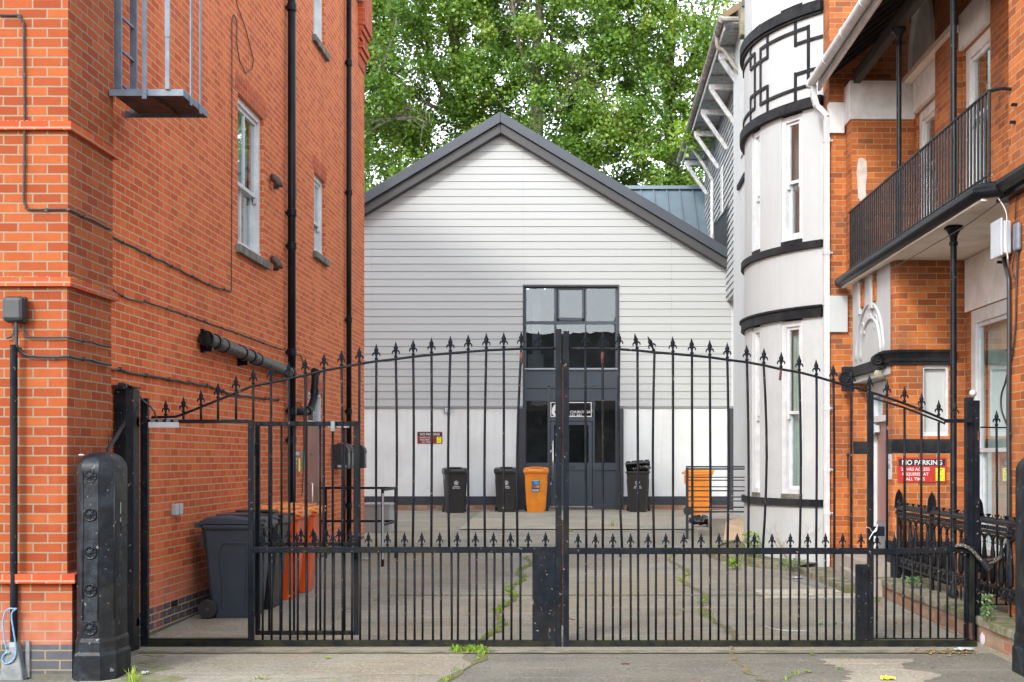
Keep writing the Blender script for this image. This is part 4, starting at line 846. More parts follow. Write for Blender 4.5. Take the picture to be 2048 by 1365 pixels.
sq(LG, 'stile', 497, 508, 840, 1280)
sq(LG, 'top_rail', 297, 497, 839.5, 847)
sq(LG, 'middle_rail', 508, 1111, 1094, 1106); sq(RG, 'middle_rail', 1138, 1735, 1096, 1108.5)
sq(LG, 'bottom_rail', 297, 1111, 1280.5, 1292, m='gate_low', t=.055); sq(RG, 'bottom_rail', 1138, 1951, 1281, 1293.5, m='gate_low', t=.055)
sq(LG, 'bottom_strip', 297, 497, 1277, 1279.5, t=.03, m='gate_low'); sq(RG, 'bottom_strip', 1748, 1940, 1276.5, 1279, t=.03, m='gate_low')
sq(RG, 'stile', 1735, 1746.5, 786, 1280.5); sq(RG, 'stile', 1939.5, 1948, 1094, 1280.5, m='gate_low'); sq(RG, 'rust_patch', 1939, 1943, 1246, 1279, t=.053, m='gate_rust', bev=0); 
q = MB(); q.bar(P(1746.5, 1104, GD), P(1900, 1100, GD), .05, .055); q.bar(P(1900, 1100, GD), P(1940, 1102, GD), .05, .05); q.build('middle_rail', 'gate', RG, bevel=.003)
for L_, arc in ((LG, ARC), (RG, ARCR)):
    q = MB(); q.tube([P(x, y, GD) for x, y in arc], .0115, 8); q.build('curved_rod', 'gate', L_, smooth=True)
q = MB(); q.tube([P(x, y, GD) for x, y in ((1746, 797), (1774, 805), (1809, 816), (1843, 829), (1877, 842), (1890, 848))], .009, 8); q.build('curved_rod', 'gate', RG, smooth=True)
sq(RG, 'latch_bar', 1888, 1944, 838.5, 846, t=.02)
UL = [331.5, 367, 402, 436, 472]
for px in UL: finial(LG, px, arc_y(ARC, px)); 
for px in UL: 
    if arc_y(ARC, px) < 838: bar(LG, px, arc_y(ARC, px), px, 840)
UL2 = [506.6, 542, 577.5, 610.5, 648, 683, 718.7, 752.6, 791.6, 826.4, 863, 900.7, 936.5, 972.6, 1007.5, 1042.5, 1077]
bends = {791.6: 2, 826.4: 1.5, 900.7: -3, 972.6: -2, 1042.5: -4, 683: 1.5}
for px in UL2:
    y = arc_y(ARC, px); finial(LG, px, y)
    if px == 506.6: bar(LG, px, y, px, 840); continue
    if px == 1077: continue
    bar(LG, px, y, px + rg.uniform(-1, 1) - (7 if px == 1042.5 else 3 if px in (972.6, 900.7) else 0), 1094, bend=bends.get(px, rg.uniform(-.8, .8)))
UR = [1170.7, 1205, 1238.5, 1275, 1309, 1346, 1384, 1419.7, 1454.7, 1494, 1527.5, 1562, 1598.6, 1633, 1667, 1702.6]
tilt = {1275: -.16, 1309: -.40}
bendr = {1238.5: -4, 1309: -3, 1527.5: 7, 1494: 2, 1454.7: 2.5, 1598.6: 3}
for px in UR:
    y = arc_y(ARCR, px); finial(RG, px, y, rot=tilt.get(px, rg.uniform(-.03, .03)))
    if px == 1562: bar(RG, px, y, px - 2, y + 22, m='gate_rust'); continue
    e = {1238.5: 1244, 1527.5: 1526, 1454.7: 1455}.get(px, px + rg.uniform(-1.5, 2.5)); bar(RG, px, y, e, 1096, bend=bendr.get(px, rg.uniform(-1, 1)))
finial(RG, 1739, 784)
for px in (1774, 1809, 1843, 1877.4, 1910):
    y = arc_y(ARCR, px) if px < 1890 else 838; finial(RG, px, y)
    if px < 1890: bar(RG, px, y + 10, px + rg.uniform(-1, 1), 1098)
for px in (1042.5, 1205): 
    q = MB(); q.tube([P(px, 705, GD - .001), P(px, 728, GD - .001)], .0132, 8); q.build('rust_patch', 'gate_rust', LG if px < 1100 else RG, smooth=True)
q = MB()
for z in np.arange(730, 1250, 3.2):
    if 925 < z < 1040: continue
    e = rg.uniform(-.006, .006); q.box(gx(1120.5) + .004, gx(1127.5), GD - .012 + e, GD + .02 + e, gzz(z + 2.4), gzz(z))
q.build('corroded_edge', 'gate_rust', LG)
# row of small finials on the middle rail and the closely set lower bars
ML = [737, 775, 809, 843.6, 879.5, 914.6, 951, 987, 1021, 1056.5, 1091]
MR = [1156, 1191, 1225.6, 1261, 1296, 1331.5, 1367.4, 1402, 1438, 1474.4, 1508.5, 1544, 1580.7, 1615.5, 1651, 1685.4, 1722]
MR2 = [1754, 1789, 1825, 1861, 1895, 1930]
MW = [524, 559, 594, 630.5, 665.7, 702]
for px in ML + MW: finial(LG, px, 1094, s=.86)
for px in MR: finial(RG, px, 1096, s=.86)
for px in MR2: finial(RG, px, 1099 - (.6 if px > 1850 else 0), s=.86)
for px in MW + ML[:-2] + [542, 577.5, 612, 648, 683, 719, 755, 792, 827, 863, 901, 937, 971, 1004, 1039]: bar(LG, px + 2, 1106, px + 2 + rg.uniform(-1, 1), 1281, r=.0104)
for px in MR[:-1] + [1172, 1207, 1241, 1276, 1312, 1348, 1384, 1420, 1455, 1491, 1527, 1562, 1598, 1633, 1668, 1704]: bar(RG, px, 1108, px + rg.uniform(-1, 1), 1281, r=.0104)
for px in MR2 + [1772, 1807, 1842, 1877, 1912]: bar(RG, px, 1106, px - .5, 1277, r=.0104)
# sheet steel lock shields, drop bolts and feet
q = MB(); q.box(gx(1065), gx(1111), GD - .034, GD - .028, gzz(1281), gzz(1106)); q.box(gx(1065), gx(1068), GD - .028, GD + .03, gzz(1281), gzz(1106)); q.build('lock_shield', 'gate', LG)
q = MB(); q.box(gx(1711), gx(1735), GD - .034, GD + .02, gzz(1281), gzz(1129)); q.build('lock_shield', 'gate', RG, bevel=.004)
q = MB(); q.tube([(gx(1117), GD, gzz(1307)), (gx(1117), GD, gzz(1294))], .010, 8); q.box(gx(1081), gx(1092), GD - .03, GD + .03, gzz(1300), gzz(1293)); q.build('drop_bolt', 'gate_rust', LG)
q = MB(); q.box(gx(1719), gx(1733), GD - .03, GD + .03, gzz(1308), gzz(1294)); q.build('foot', 'gate_low', RG)
q = MB(); q.tube([(gx(1138), GD - .02, gzz(1237)), (gx(1150), GD - .05, gzz(1239))], .006, 6); q.build('bolt', 'gate_rust', RG)
q = MB(); q.box(gx(1743), gx(1767), GD - .05, GD - .01, gzz(1072), gzz(1053)); q.build('lock_box', 'gate', RG, bevel=.003)
q = MB(); q.tube(smoothpts([P(x, y, GD - .06) for x, y in ((1733, 1055), (1740, 1057), (1744, 1064), (1752, 1063), (1755, 1052), (1751, 1049))]), .005, 6); q.tube(smoothpts([P(x, y, GD - .062) for x, y in ((1756, 1049), (1752, 1058), (1746, 1066), (1741, 1074), (1738, 1080))]), .005, 6); q.build('wire_tie', 'steel', RG, smooth=True)
q = MB(); q.box(gx(300), gx(360), GD - .045, GD - .027, gzz(856), gzz(845)); PLT = q.build('pale_strip', 'plate', LG, bevel=.002)
for px in (308, 323, 339, 354): q = MB(); q.box(gx(px - 4), gx(px + 4), GD - .04, GD - .026, gzz(844), gzz(838)); q.build('clamp', 'galv', PLT)
# wicket door hung in the left leaf, standing a little behind it
WD = 11.52
WK = thing('wicket_gate', 'narrow barred door hung inside the left leaf of the black gate', 'gate', P(514, 1280, WD))
def wsq(name, a, b_, c, d, **k): return sq(WK, name, a, b_, c, d, D=WD, t=.04, **k)
wsq('stile', 511, 520, 843, 1270); wsq('stile', 707.5, 717, 843, 1270); wsq('top_rail', 520, 707.5, 843.5, 852.5); wsq('middle_rail', 520, 707.5, 1085, 1092); wsq('bottom_rail', 520, 707.5, 1262, 1270, m='gate_low')
for px in (538.5, 563, 588, 613, 640.5, 665.5, 689): bar(WK, px, 852, px, 1085, D=WD, r=.0104); bar(WK, px, 1092, px, 1262, D=WD, r=.0104)
for px in (528, 552, 577, 602, 626, 653, 678, 700): finial(WK, px, 1085, D=WD, s=.86)
q = MB(); q.box(gx2(664, WD), gx2(672, WD), WD - .06, WD - .02, gz2(863, WD), gz2(843, WD)); q.box(gx2(657, WD), gx2(700, WD), WD - .03, WD - .021, gz2(856, WD), gz2(853, WD)); q.build('latch', 'galv', WK)
for py in (900, 1200): q = MB(); q.tube([P(509.5, py - 12, GD + .05), P(509.5, py + 12, GD + .05)], .012, 8); q.build('hinge', 'gate', WK)
# posts
LP = thing('gate_post', 'thick black box-section gate post against the brick wall', 'post', (P(251, 0, 11.1).x, 11.15, 0))
x0, x1 = P(230, 0, 11.05).x, P(271, 0, 11.15).x
q = MB(); q.loft([[Vector((x, y, z)) for x, y in ((x0, 11.05), (x1 - .05, 11.05), (x1, 11.10), (x1, 11.25), (x0, 11.25))] for z in (-.02, P(0, 778, 11.1).z)]); q.build('shaft', 'gate', LP)
q = MB(); z = P(0, 776, 11.1).z; q.box(x0 - .008, x1 + .008, 11.04, 11.26, z, z + .012); q.build('cap', 'gate', LP)
for py in (845, 1245): q = MB(); q.box(x1, gx(282) + .01, 11.18, 11.24, P(0, py + 8, 11.2).z, P(0, py - 8, 11.2).z); q.tube([(gx(277), 11.21, P(0, py + 12, 11.2).z), (gx(277), 11.21, P(0, py - 12, 11.2).z)], .014, 8); q.build('hinge', 'gate', LP)
q = MB(); q.tube([P(222, 774, 10.98), P(236, 774, 10.98)], .018, 8); q.tube([P(238, 772, 10.98), P(248, 772, 10.98)], .03, 10); q.box(*[v for v in (P(248, 0, 11).x, P(255, 0, 11).x, 10.96, 11.0, P(0, 776, 11).z, P(0, 768, 11).z)]); q.build('cable_gland', 'cam_dark', LP)
cable([P(255, 770, 11.0), P(266, 775, 11.1), P(276, 790, 11.3), P(288, 803, 11.33), P(300, 813, 11.35), P(309, 824, 11.35), P(312, 836, 11.36)], .009, LP, sag=0, clips=False)
q = MB(); q.bar(P(250, 845, 10.95), P(214, 903, 10.2), .008, .05)
for i in range(6):
    p = P(250, 845, 10.95).lerp(P(214, 903, 10.2), i / 5.5); q.tube([p, p + Vector((-.005, 0, .12))], [.005, .001], 4); q.tube([p + Vector((-.02, 0, .05)), p + Vector((.015, 0, .06))], [.003, .001], 4)
tag(q.build('spiked_bracket', 'iron_rail', LP))
RP = thing('gate_post', 'black gate post with a silver ball on top', 'post', (gx2(1947, 11.5), 11.5, 0))
x0, x1 = gx2(1933, 11.45), gx2(1960, 11.45)
q = MB(); q.box(x0, x0 + .062, 11.44, 11.53, -.02, gz2(795, 11.45)); q.build('shaft', 'gate', RP, bevel=.004)
q = MB(); q.box(x0 + .065, x1, 11.45, 11.56, -.02, gz2(801, 11.45)); q.build('channel', 'gate', RP, bevel=.004)
for py, h_ in ((872, 9), (1152, 6), (1262, 13)): q = MB(); q.box(x0 + .100, x1 + .0015, 11.4485, 11.47, gz2(py + h_, 11.45), gz2(py - h_, 11.45)); q.build('rust_patch', 'gate_rust', RP)
q = MB(); c = P(1946, 787, 11.49); q.lathe([(.001, -.034)] + [(.034 * math.cos(a), .034 * math.sin(a)) for a in np.linspace(-1.3, 1.3, 9)] + [(.001, .034)], c, 16); q.build('ball', 'silver', RP, smooth=True)
q = MB(); q.lathe([(.012, 0), (.012, .03)], (c.x, c.y, gz2(797, 11.45)), 8); q.build('ball_stem', 'galv', RP)
# short fixed panel between the post and the cast iron post
FP_ = thing('railing', 'short black railing panel between the silver-ball post and the brick pier', 'railing', (gx2(2000, 11.5), 11.5, .3))
q = MB(); q.tube([P(1961, 855, 11.55), P(2024, 856, 11.55), P(2028, 866, 11.55)], .008, 6); q.build('rail', 'gate', FP_)
for a, b_, r_ in ((1119, 1121, .011), (1209, 1210, .008)): q = MB(); q.tube([P(1961, a, 11.55), P(2030, b_, 11.55)], r_, 6); q.build('rail', 'gate', FP_)
for px, y0, y1 in ((1993, 855, 1120),): bar(FP_, px, y0, px + 2, y1, D=11.55)
for px in (1975, 1993, 2012): bar(FP_, px, 1120, px, 1210, D=11.55, r=.010)
finial(FP_, 1993, 855, D=11.55); finial(FP_, 2011, 1119, D=11.55, s=.95)
q = MB(); q.box(gx2(2020, 11.6), gx2(2029.5, 11.6), 11.56, 11.64, gz2(1205, 11.6), gz2(874, 11.6)); q.build('end_post', 'gate', FP_)
# chain lock round the post
CL = thing('chain_lock', 'thick speckled chain lock with black padlock wrapped round the right gate post', 'chain lock', P(1960, 1120, 11.4))
q = MB(); q.tube(smoothpts([P(x, y, d) for x, y, d in ((1912, 1092, 11.36), (1925, 1091, 11.34), (1937, 1096, 11.33), (1950, 1107, 11.33), (1962, 1121, 11.34), (1968, 1128, 11.36))]), .016, 8); q.tube(smoothpts([P(x, y, d) for x, y, d in ((1968, 1122, 11.40), (1985, 1120, 11.45), (2001, 1115, 11.48), (1994, 1122, 11.40), (1978, 1128, 11.36))]), .013, 8); q.tube(smoothpts([P(x, y, d) for x, y, d in ((1912, 1092, 11.42), (1918, 1105, 11.46), (1930, 1112, 11.47), (1945, 1112, 11.46))]), .014, 8); q.build('chain', mat('speckled chain sleeve', (.08, .07, .055), .6, (.03, .03, .03), 30, speck=(.5, .48, .42), spsc=70, spt=.62), CL, smooth=True)
q = MB(); q.tube([P(1966, 1122, 11.33), P(1979, 1139, 11.33)], .030, 10); q.build('padlock', 'cam_dark', CL, smooth=False)

# ================================================================== cast iron gate piers
def iron_pier(lab, xc, y0, wd, dp, ht, side):
    T_ = thing('cast_iron_post', lab, 'post', (xc, y0 + dp / 2, 0), 'round-headed cast iron gate piers')
    def ring(z, k=1.0, e=0.0):
        a, b_ = wd / 2 * k + e, dp / 2 * k + e; c = .055 * k; yc = y0 + dp / 2
        return [Vector((xc + x, yc + y, z)) for x, y in ((-a + c, -b_), (a - c * 1.6, -b_), (a, -b_ + c * 1.6), (a, b_ - c), (a - c, b_), (-a + c, b_), (-a, b_ - c), (-a, -b_ + c))]
    q = MB(); rad = wd / 2; rings = [ring(.25)] + [ring(z) for z in (.8, 1.2, ht - rad)] + [ring(ht - rad + rad * math.sin(a), max(.02, math.cos(a) ** .8)) for a in np.linspace(.12, 1.56, 12)]
    B_ = q.loft(rings).build('shaft', 'iron', T_); smooth_auto(B_, 24)
    q = MB(); q.loft([ring(-.03, 1, .020), ring(.20, 1, .020), ring(.225, 1, .009), ring(.30, 1, .009), ring(.33, 1, .001)]); q.build('plinth', 'iron', T_)
    q = MB()
    for x in (-.058, .058): q.tube([(xc + x - .012, y0 - .002, .47), (xc + x - .012, y0 - .002, ht - rad - .02)], .005, 6)
    q.tube([(xc - .07, y0 - .002, .46), (xc + .046, y0 - .002, .46)], .006, 6); q.tube([(xc - .012 + .058 * math.cos(a), y0 - .001 + .03 * math.sin(a), ht - rad - .02 + .06 * math.sin(a)) for a in np.linspace(0, math.pi, 9)], .005, 6); q.build('moulding', 'iron', T_, smooth=True)
    q = MB(); e = ring(0); q.tube([e[2] + Vector((.001, -.001, .47)), e[2] + Vector((.001, -.001, ht - rad))], .006, 6); q.build('moulding', 'iron', T_, smooth=True)
    for py in (953, 1030, 1106, 1181, 1258):
        z = P(0, py, y0).z; q = MB()
        Mx = Matrix.Translation((xc - .012, y0 + (.006 if py < 960 else 0), z)) @ Matrix.Rotation(R(90), 4, 'X')
        q.lathe([(.052, -.004), (.052, .008), (.045, .014), (.040, .006), (.028, .005), (.022, .013), (.014, .013), (.010, .020), (.001, .022)], n=20)
        for k in range(8):
            a = k * math.pi / 4; q.tube([(.026 * math.cos(a), .026 * math.sin(a), .006), (.037 * math.cos(a), .037 * math.sin(a), .012)], [.006, .004], 5)
        q.build('rosette', 'iron', T_, smooth=True, matrix=Mx)
    return T_
ip = iron_pier('black round-headed cast iron post standing against the left brick pier, flecked with white paint', -3.795, 9.70, .275, .42, 1.755, 1)
q = MB()
p = P(163, 912, 9.78); q.lathe([(.010, 0), (.024, .004), (.018, .011), (.004, .014)], p, 9); q.build('white_drip', 'paper', ip)
for x, y, z, l in ((243, 1005, 0, .09), (243.5, 1035, 0, .13), (242, 1045, 0, .06), (246, 1058, 0, .05)):
    p = P(x, y, 9.92); q = MB(); q.box(-3.659, -3.6565, p.y - .006, p.y + .006, p.z - l, p.z); q.build('paint_scrape', 'paper', ip)
iron_pier('black round-headed cast iron post cut off by the right edge, beside the dwarf wall', 3.53, 9.75, .30, .42, 1.74, -1)
# ================================================================== right-hand orange brick house with balcony (frame RM)
RH = thing('brick_house', 'orange brick house with covered iron balcony and arched white porch on the right', 'building', matrix=RM @ Matrix.Translation((.5, -1.5, 0)))
def RB(name, m, q, parent=None, **k): return q.build(name, m, parent or RH, matrix=RM, **k)
UA, UW = .06, .89                                 # porch wall plane, window wall plane
V1, VP, VM, VS = -2.4, -.22, -.25, .12            # ground front wall, porch far end, upper front wall, set-back strip
ZF, ZT = 4.06, 7.35                               # balcony underside, upper wall top
zst = .46
# far strip (behind the downpipe) full height
q = MB(); q.box(-.19, 1.5, VS, VS + .5, .0, 8.6); RB('wall', 'brick_old', q)
# upper front wall of the balcony recess
q = MB(); q.box(UA - .02, UW + .001, VM, VS - .001, 4.22, 6.30); RB('wall', 'brick_old', q)
q = MB(); q.box(UA - .05, UW + .002, VM - .02, VS - .002, 6.301, 6.82); RB('lintel_band', 'oldwhite', q)
q = MB(); q.box(-.20, UA - .052, VS - .05, VS + .1, 6.20, 6.62); RB('lintel_band', 'oldwhite', q)
q = MB(); q.box(-.20, UA - .01, VS - .06, VS + .02, 3.45, 3.95); RB('frieze_block', 'white', q)
# window wall (upper)
uw1 = (VM - .001, -1.58, 4.3, 6.05); 
va, vb = PRU(1833, 0, UW).y, PRU(1905, 0, UW).y
WIN = [(-1.60, va, 4.30, 6.35), (-3.35, -2.36, 4.30, 6.55)]
q = MB(); wall_cells(q, WIN, -6.2, VM + .2, 4.21, 8.4, lambda u, z, d: Vector((UW + d, u, z))); RB('wall', 'brick_old', q)
q = MB(); q.box(UW - .11, UW - .001, -2.33, -1.60, 4.22, 7.9); RB('wall', 'brick_old', q)   # brick pier between the windows
for (a, b_, z0, z1) in WIN:
    q = MB(); q.box(UW - .05, UW - .0005, a, b_, z1 + .002, z1 + .42); RB('lintel', 'oldwhite', q)
    w_ = sash(RH, (UW, b_), (UW, a), z0, z1, matrix=RM, rec=.04, curtain=None, bars=0, casing=.13, room=.9, frame='oldwhite', rail=.62)
    q = MB(); q.box(UW + .3, UW + .34, a + .1, b_ - .3, z0, z1); RB('curtain', 'room_mid', q, w_)
# pointed white panel above the first window (gothic hood), seen under the roof
q = MB(); n = 14; arc = [( -.95 + .55 * math.cos(a), 6.78 + 1.0 * math.sin(a)) for a in np.linspace(0, math.pi, n)]
q.prism([(UW - .06, y, z) for y, z in arc], (.05, 0, 0)); RB('arched_panel', 'oldwhite', q)
q = MB(); q.tube([(UW - .09, y, z) for y, z in arc], .045, 6); RB('arch_moulding', 'oldwhite', q)
q = MB(); q.box(UW - .17, UW - .052, -2.4, VM - .02, 6.775, 6.85); RB('cornice', 'soffit', q)
# lower window wall + bay window
LW = (-5.2, -2.62, .62, 3.42)
q = MB(); wall_cells(q, [LW], -6.2, -2.0, .0, ZF - .001, lambda u, z, d: Vector((UW + .02 + d, u, z))); RB('wall', 'brick_old', q)
w_ = sash(RH, (UW + .02, LW[1]), (UW + .02, LW[0]), LW[2], LW[3], matrix=RM, rec=.0, curtain='curtain_w', bars=0, casing=.15, room=.8, rail=.42, horns=False)
q = MB(); q.box(UW - .005, UW + .019, -5.2, -2.45, 3.43, 4.05); RB('panel', 'oldwhite', q)
# ground floor porch block: front wall with blind window, chamfered corner
bx0, bx1 = PRV(1845, 0, V1).x, PRV(1898, 0, V1).x; bz0, bz1 = PRV(0, 872, V1).z, PRV(0, 728, V1).z
q = MB(); wall_cells(q, [(bx0, bx1, bz0, bz1)], UA + .055, UW + .02, .0, ZF - .002, lambda u, z, d: Vector((u, V1 + d, z))); 
q.add([(UA, V1 + .07, 0), (UA + .055, V1, 0), (UA + .055, V1, ZF - .002), (UA, V1 + .07, ZF - .002)], [(0, 1, 2, 3)]); q.add([(UA, V1 + .07, 0), (UA, V1 + .38, 0), (UA, V1 + .38, ZF - .002), (UA, V1 + .07, ZF - .002)], [(3, 2, 1, 0)]); RB('wall', 'brick_old', q)
q = MB(); q.box(bx0, bx1, V1 + .09, V1 + .12, bz0, bz1); BP = RB('blind_window', 'white', q)
q = MB()
for a in ((bx0, bx0 + .03, bz0, bz1), (bx1 - .03, bx1, bz0, bz1), (bx0 + .03, bx1 - .03, bz0, bz0 + .05), (bx0 + .03, bx1 - .03, bz1 - .04, bz1)): q.box(a[0], a[1], V1 + .03, V1 + .089, a[2], a[3])
RB('frame', 'upvc', q, BP)
# black string moulding turning the corner, and the lower black band
def wrap(name, zs, es, m='black', bev=0):
    """moulding profile (z, projection) swept along porch wall, chamfer and front wall"""
    q = MB(); path = lambda e: [(UA - e, V1 + .36), (UA - e, V1 + .07 - e * .4), (UA + .055 - e * .4, V1 - e), (PRV(1908, 0, V1).x, V1 - e)]
    vs = []; 
    for z, e in zip(zs, es): vs += [(x, y, z) for x, y in path(e)]
    n = 4; fs = [(i * n + k, i * n + k + 1, (i + 1) * n + k + 1, (i + 1) * n + k) for i in range(len(zs) - 1) for k in range(n - 1)]
    q.add(vs, fs); return RB(name, m, q)
za, zb = PRV(0, 727.5, V1).z, PRV(0, 698, V1).z
wrap('string_moulding', [za, za, za + .035, za + .04, za + .08, za + .125, za + .145, zb, zb], [.0, .025, .028, .045, .055, .085, .105, .11, .0])
zc, zd = PRV(0, 906, V1).z, PRV(0, 878, V1).z
wrap('band', [zc, zc, zd - .03, zd - .005, zd], [.0, .012, .012, .004, .0])
wrap('plinth', [0, zst + .25, zst + .26], [.02, .02, .0], 'black')
# porch wall: white arched panel over the doorway
q = MB()
wall_cells(q, [], V1 + .18, VP, 2.72, ZF - .003, lambda u, z, d: Vector((UA - .004 + d, u, z))); RB('arch_wall', 'white', q)
q = MB(); yc = (V1 + VP) / 2 + .10
for r_, w_, zz, yy in ((.74, .022, 2.98, 0), (.54, .024, 2.98, -.06)):
    pts = [(UA - .012, yc + yy + r_ * math.cos(a), zz + r_ * .95 * math.sin(a)) for a in np.linspace(.03, math.pi - .03, 20)]; q.tube(pts, w_, 6)
for yy, zz, rr_ in ((0, 3.50, .10), (-.34, 3.36, .09), (.36, 3.34, .09)): q.tube([(UA - .012, yc + yy + rr_ * math.cos(a), zz + rr_ * 1.5 * math.sin(a)) for a in np.linspace(-.2, math.pi + .2, 12)], .014, 6)
RB('arch_moulding', 'white', q, smooth=True)
for yy in (yc - .30, yc + .36):
    q = MB(); q.box(UA - .03, UA - .006, yy - .06, yy + .06, 3.68, 4.02); RB('slot', 'brick_old', q)
    q = MB(); q.box(UA - .05, UA - .006, yy + .061, yy + .18, 3.60, 4.02); RB('bracket', 'white', q)
# black lintel with scrolls, lamp under it
q = MB(); q.box(UA - .05, UA + .10, V1 + .37, VP, 2.80, 2.93); LN = RB('lintel', 'black', q)
def scroll(v, z, sz, parent):
    q = MB(); pts = []
    for i in range(34):
        a = i * .42; r_ = sz * (1 - i / 36); pts.append((r_ * math.cos(a), r_ * math.sin(a), 0))
    q.tube(pts, [sz * .20 * (1 - i / 50) for i in range(34)], 6); q.lathe([(sz * .95, -.10), (sz * .95, -.005), (.01, -.004)], n=16)
    o = q.build('scroll', 'black', parent, smooth=True, matrix=RM @ Matrix.Translation((UA - .11, v, z)) @ Matrix.Rotation(R(90), 4, 'X') ); return o
scroll(VP - .05, 2.80, .085, LN); scroll(V1 + .33, 2.90, .075, LN)
q = MB(); q.box(UA - .13, UA + .0, VP - .05, VP + .12, 2.62, 2.95); RB('scroll_block', 'black', q, LN)
q = MB(); q.lathe([(.02, 0), (.07, .02), (.09, .06), (.075, .10)], n=14); q.build('bulkhead_lamp', 'lamp_glass', LN, smooth=True, matrix=RM @ Matrix.Translation((UA + .0, V1 + .62, 2.69)))
# door set back in the porch
UD = UA + .25
q = MB(); q.box(UA + .001, UD + .3, VP - .02, VS - .0015, .0, 2.72); RB('reveal', 'brick_old', q)
q = MB(); q.box(UA + .0, UD - .001, VP - .035, VP - .0205, zc, zd); RB('band', 'black', q)
q = MB(); q.box(UD - .06, UD + .06, VP - .38, VP - .021, zst, 2.70); q.box(UD - .06, UD + .06, V1 + .38, VP - .381, 2.52, 2.70); q.box(UD - .07, UD + .06, V1 + .38, VP - .381, 2.18, 2.26); q.box(UD - .055, UD + .06, V1 + .38, V1 + .5, zst, 2.18); FRM = RB('door_frame', 'upvc', q, bevel=.006)
q = MB(); q.box(UD + .001, UD + .005, V1 + .38, VP - .38, 2.26, 2.52); RB('fanlight', 'glass', q, FRM); q = MB(); q.box(UD + .2, UD + .21, V1 + .38, VP - .38, zst, 2.52); RB('backing', 'room_mid', q, FRM)
q = MB(); q.box(UD - .01, UD + .03, V1 + .501, VP - .382, zst + .42, 2.178); DP = RB('door', 'door_pink', q)
q = MB(); q.box(UD - .02, UD + .03, V1 + .501, VP - .382, zst + .02, zst + .418); RB('kick_plate', 'box_grey', q, DP)
q = MB(); q.box(UD - .09, UD - .02, VP - .54, VP - .40, 2.05, 2.14); q.box(UD - .13, UD - .09, VP - .56, VP - .41, 2.03, 2.07); RB('door_closer', 'plate', q, DP)
# porch step, thresholds
q = MB(); q.box(UA - .28, UD + .02, V1 + .1, VP - .02, .0, zst - .002); RB('step', 'step', q, bevel=.01)
# balcony: slab, soffit, gutter, railing, posts
q = MB(); q.box(-.02, UW + .019, -6.0, VM - .003, ZF, 4.20); RB('balcony_slab', 'soffit', q)
q = MB(); q.box(-.075, -.021, -6.0, VM + .12, ZF - .03, ZF + .02); RB('fascia', 'soffit', q)
q = MB(); q.tube([(-.08, VM + .22, 4.12), (-.08, -5.98, 4.12), (.04, -6.10, 4.12), (.6, -6.14, 4.12)], .072, 14); RB('balcony_gutter', 'pipe', q, smooth=False)
smooth_auto(bpy.context.scene.objects['balcony_gutter'])
RL = thing('balcony_railing', 'long black iron railing of thin bars along the upstairs balcony', 'railing', matrix=RM @ Matrix.Translation((0, -3.2, 4.2)))
q = MB(); q.tube([(0, VM - .01, 5.03), (0, -5.98, 5.03), (.09, -6.06, 5.03), (.17, -6.07, 5.02)], .016, 8); q.tube([(0, VM - .01, 4.27), (0, -6.0, 4.27)], .012, 8); RB('rail', 'iron_rail', q, RL)
nb = 56
for i in range(nb):
    v = VM - .08 - (5.98 + VM - .0 - .08) * i / (nb - 1); q = MB(); q.tube([(0, v, 4.20), (0, v, 5.025)], .0115 if i < nb - 1 else .015, 6); RB('baluster', 'iron_rail', q, RL)
def post(v, z0, z1, r, cap=True, u=.02):
    T_ = thing('iron_column', None, 'column', matrix=RM @ Matrix.Translation((u, v, z0)))
    q = MB(); q.lathe([(r * 1.5, z0), (r * 1.5, z0 + .05), (r, z0 + .09), (r, z1 - .20)], (u, v, 0), 14); RB('shaft', 'iron_rail', q, T_, smooth=False); smooth_auto(KIDS[T_][-1])
    q = MB(); q.lathe([(r, z1 - .20), (r * 1.35, z1 - .19), (r * 1.35, z1 - .165), (r * 1.05, z1 - .15), (r * 1.25, z1 - .10), (r * 2.1, z1 - .045), (r * 2.9, z1 - .03), (r * 2.9, z1)], (u, v, 0), 16); RB('capital', 'iron_rail', q, T_, smooth=False); smooth_auto(KIDS[T_][-1]); return T_
cg = 'iron columns carrying the balcony and its roof'
def vpost(px): return PRU(px, 0, .10).y
tag(post(vpost(1798), 4.2, 6.78, .030, u=.10), 'upstairs black iron column nearer the white bow-fronted building', group=cg)
tag(post(vpost(1907), 4.2, 6.95, .033, u=.10), 'upstairs black iron column nearer the street, in front of the tall windows', group=cg)
tag(post(vpost(1907), .30, ZF - .001, .033, u=.10), 'ground floor black iron column with a flared head under the cream balcony', group=cg)
# lean-to roof over the balcony, rafters, beam, gutter
UG = PRV(1628, 0, 0.0).x - 0.0; zg = 6.92
q = MB(); q.prism([(UG + .06, VS + .05, zg + .03), (UW + .3, VS + .05, zg + 1.15), (UW + .3, VS + .05, zg + 1.25), (UG + .06, VS + .05, zg + .10)], (0, -6.6, 0)); RB('balcony_roof', 'dark', q)
q = MB()
for i in range(14):
    v = VS - .15 - i * .45; q.bar((UG + .12, v, zg + .0), (UW + .02, v, zg + .95), .05, .10)
RB('rafters', 'dark', q)
q = MB(); q.bar((.10, VM - .03, 6.86), (.10, -6.2, 6.86), .09, .16); RB('beam', 'dark', q)
q = MB(); q.bar((UG + .115, VS + .12, zg - .02), (UG + .115, -6.3, zg - .02), .035, .15); RB('fascia', 'oldwhite', q)
q = MB(); q.tube([(UG, VS + .16, zg), (UG, -6.3, zg)], .062, 12); GT_ = RB('gutter', 'upvc', q); smooth_auto(GT_)
for i in range(6):
    v = VS + .1 - i * 1.05; q = MB(); q.tube([(UG, v, zg), (UG, v - .05, zg)], .070, 12); RB('gutter_clip', 'upvc', q, GT_)
def tri(pts): return pts
p0 = lambda px, py, u: PRU(px, py, u)
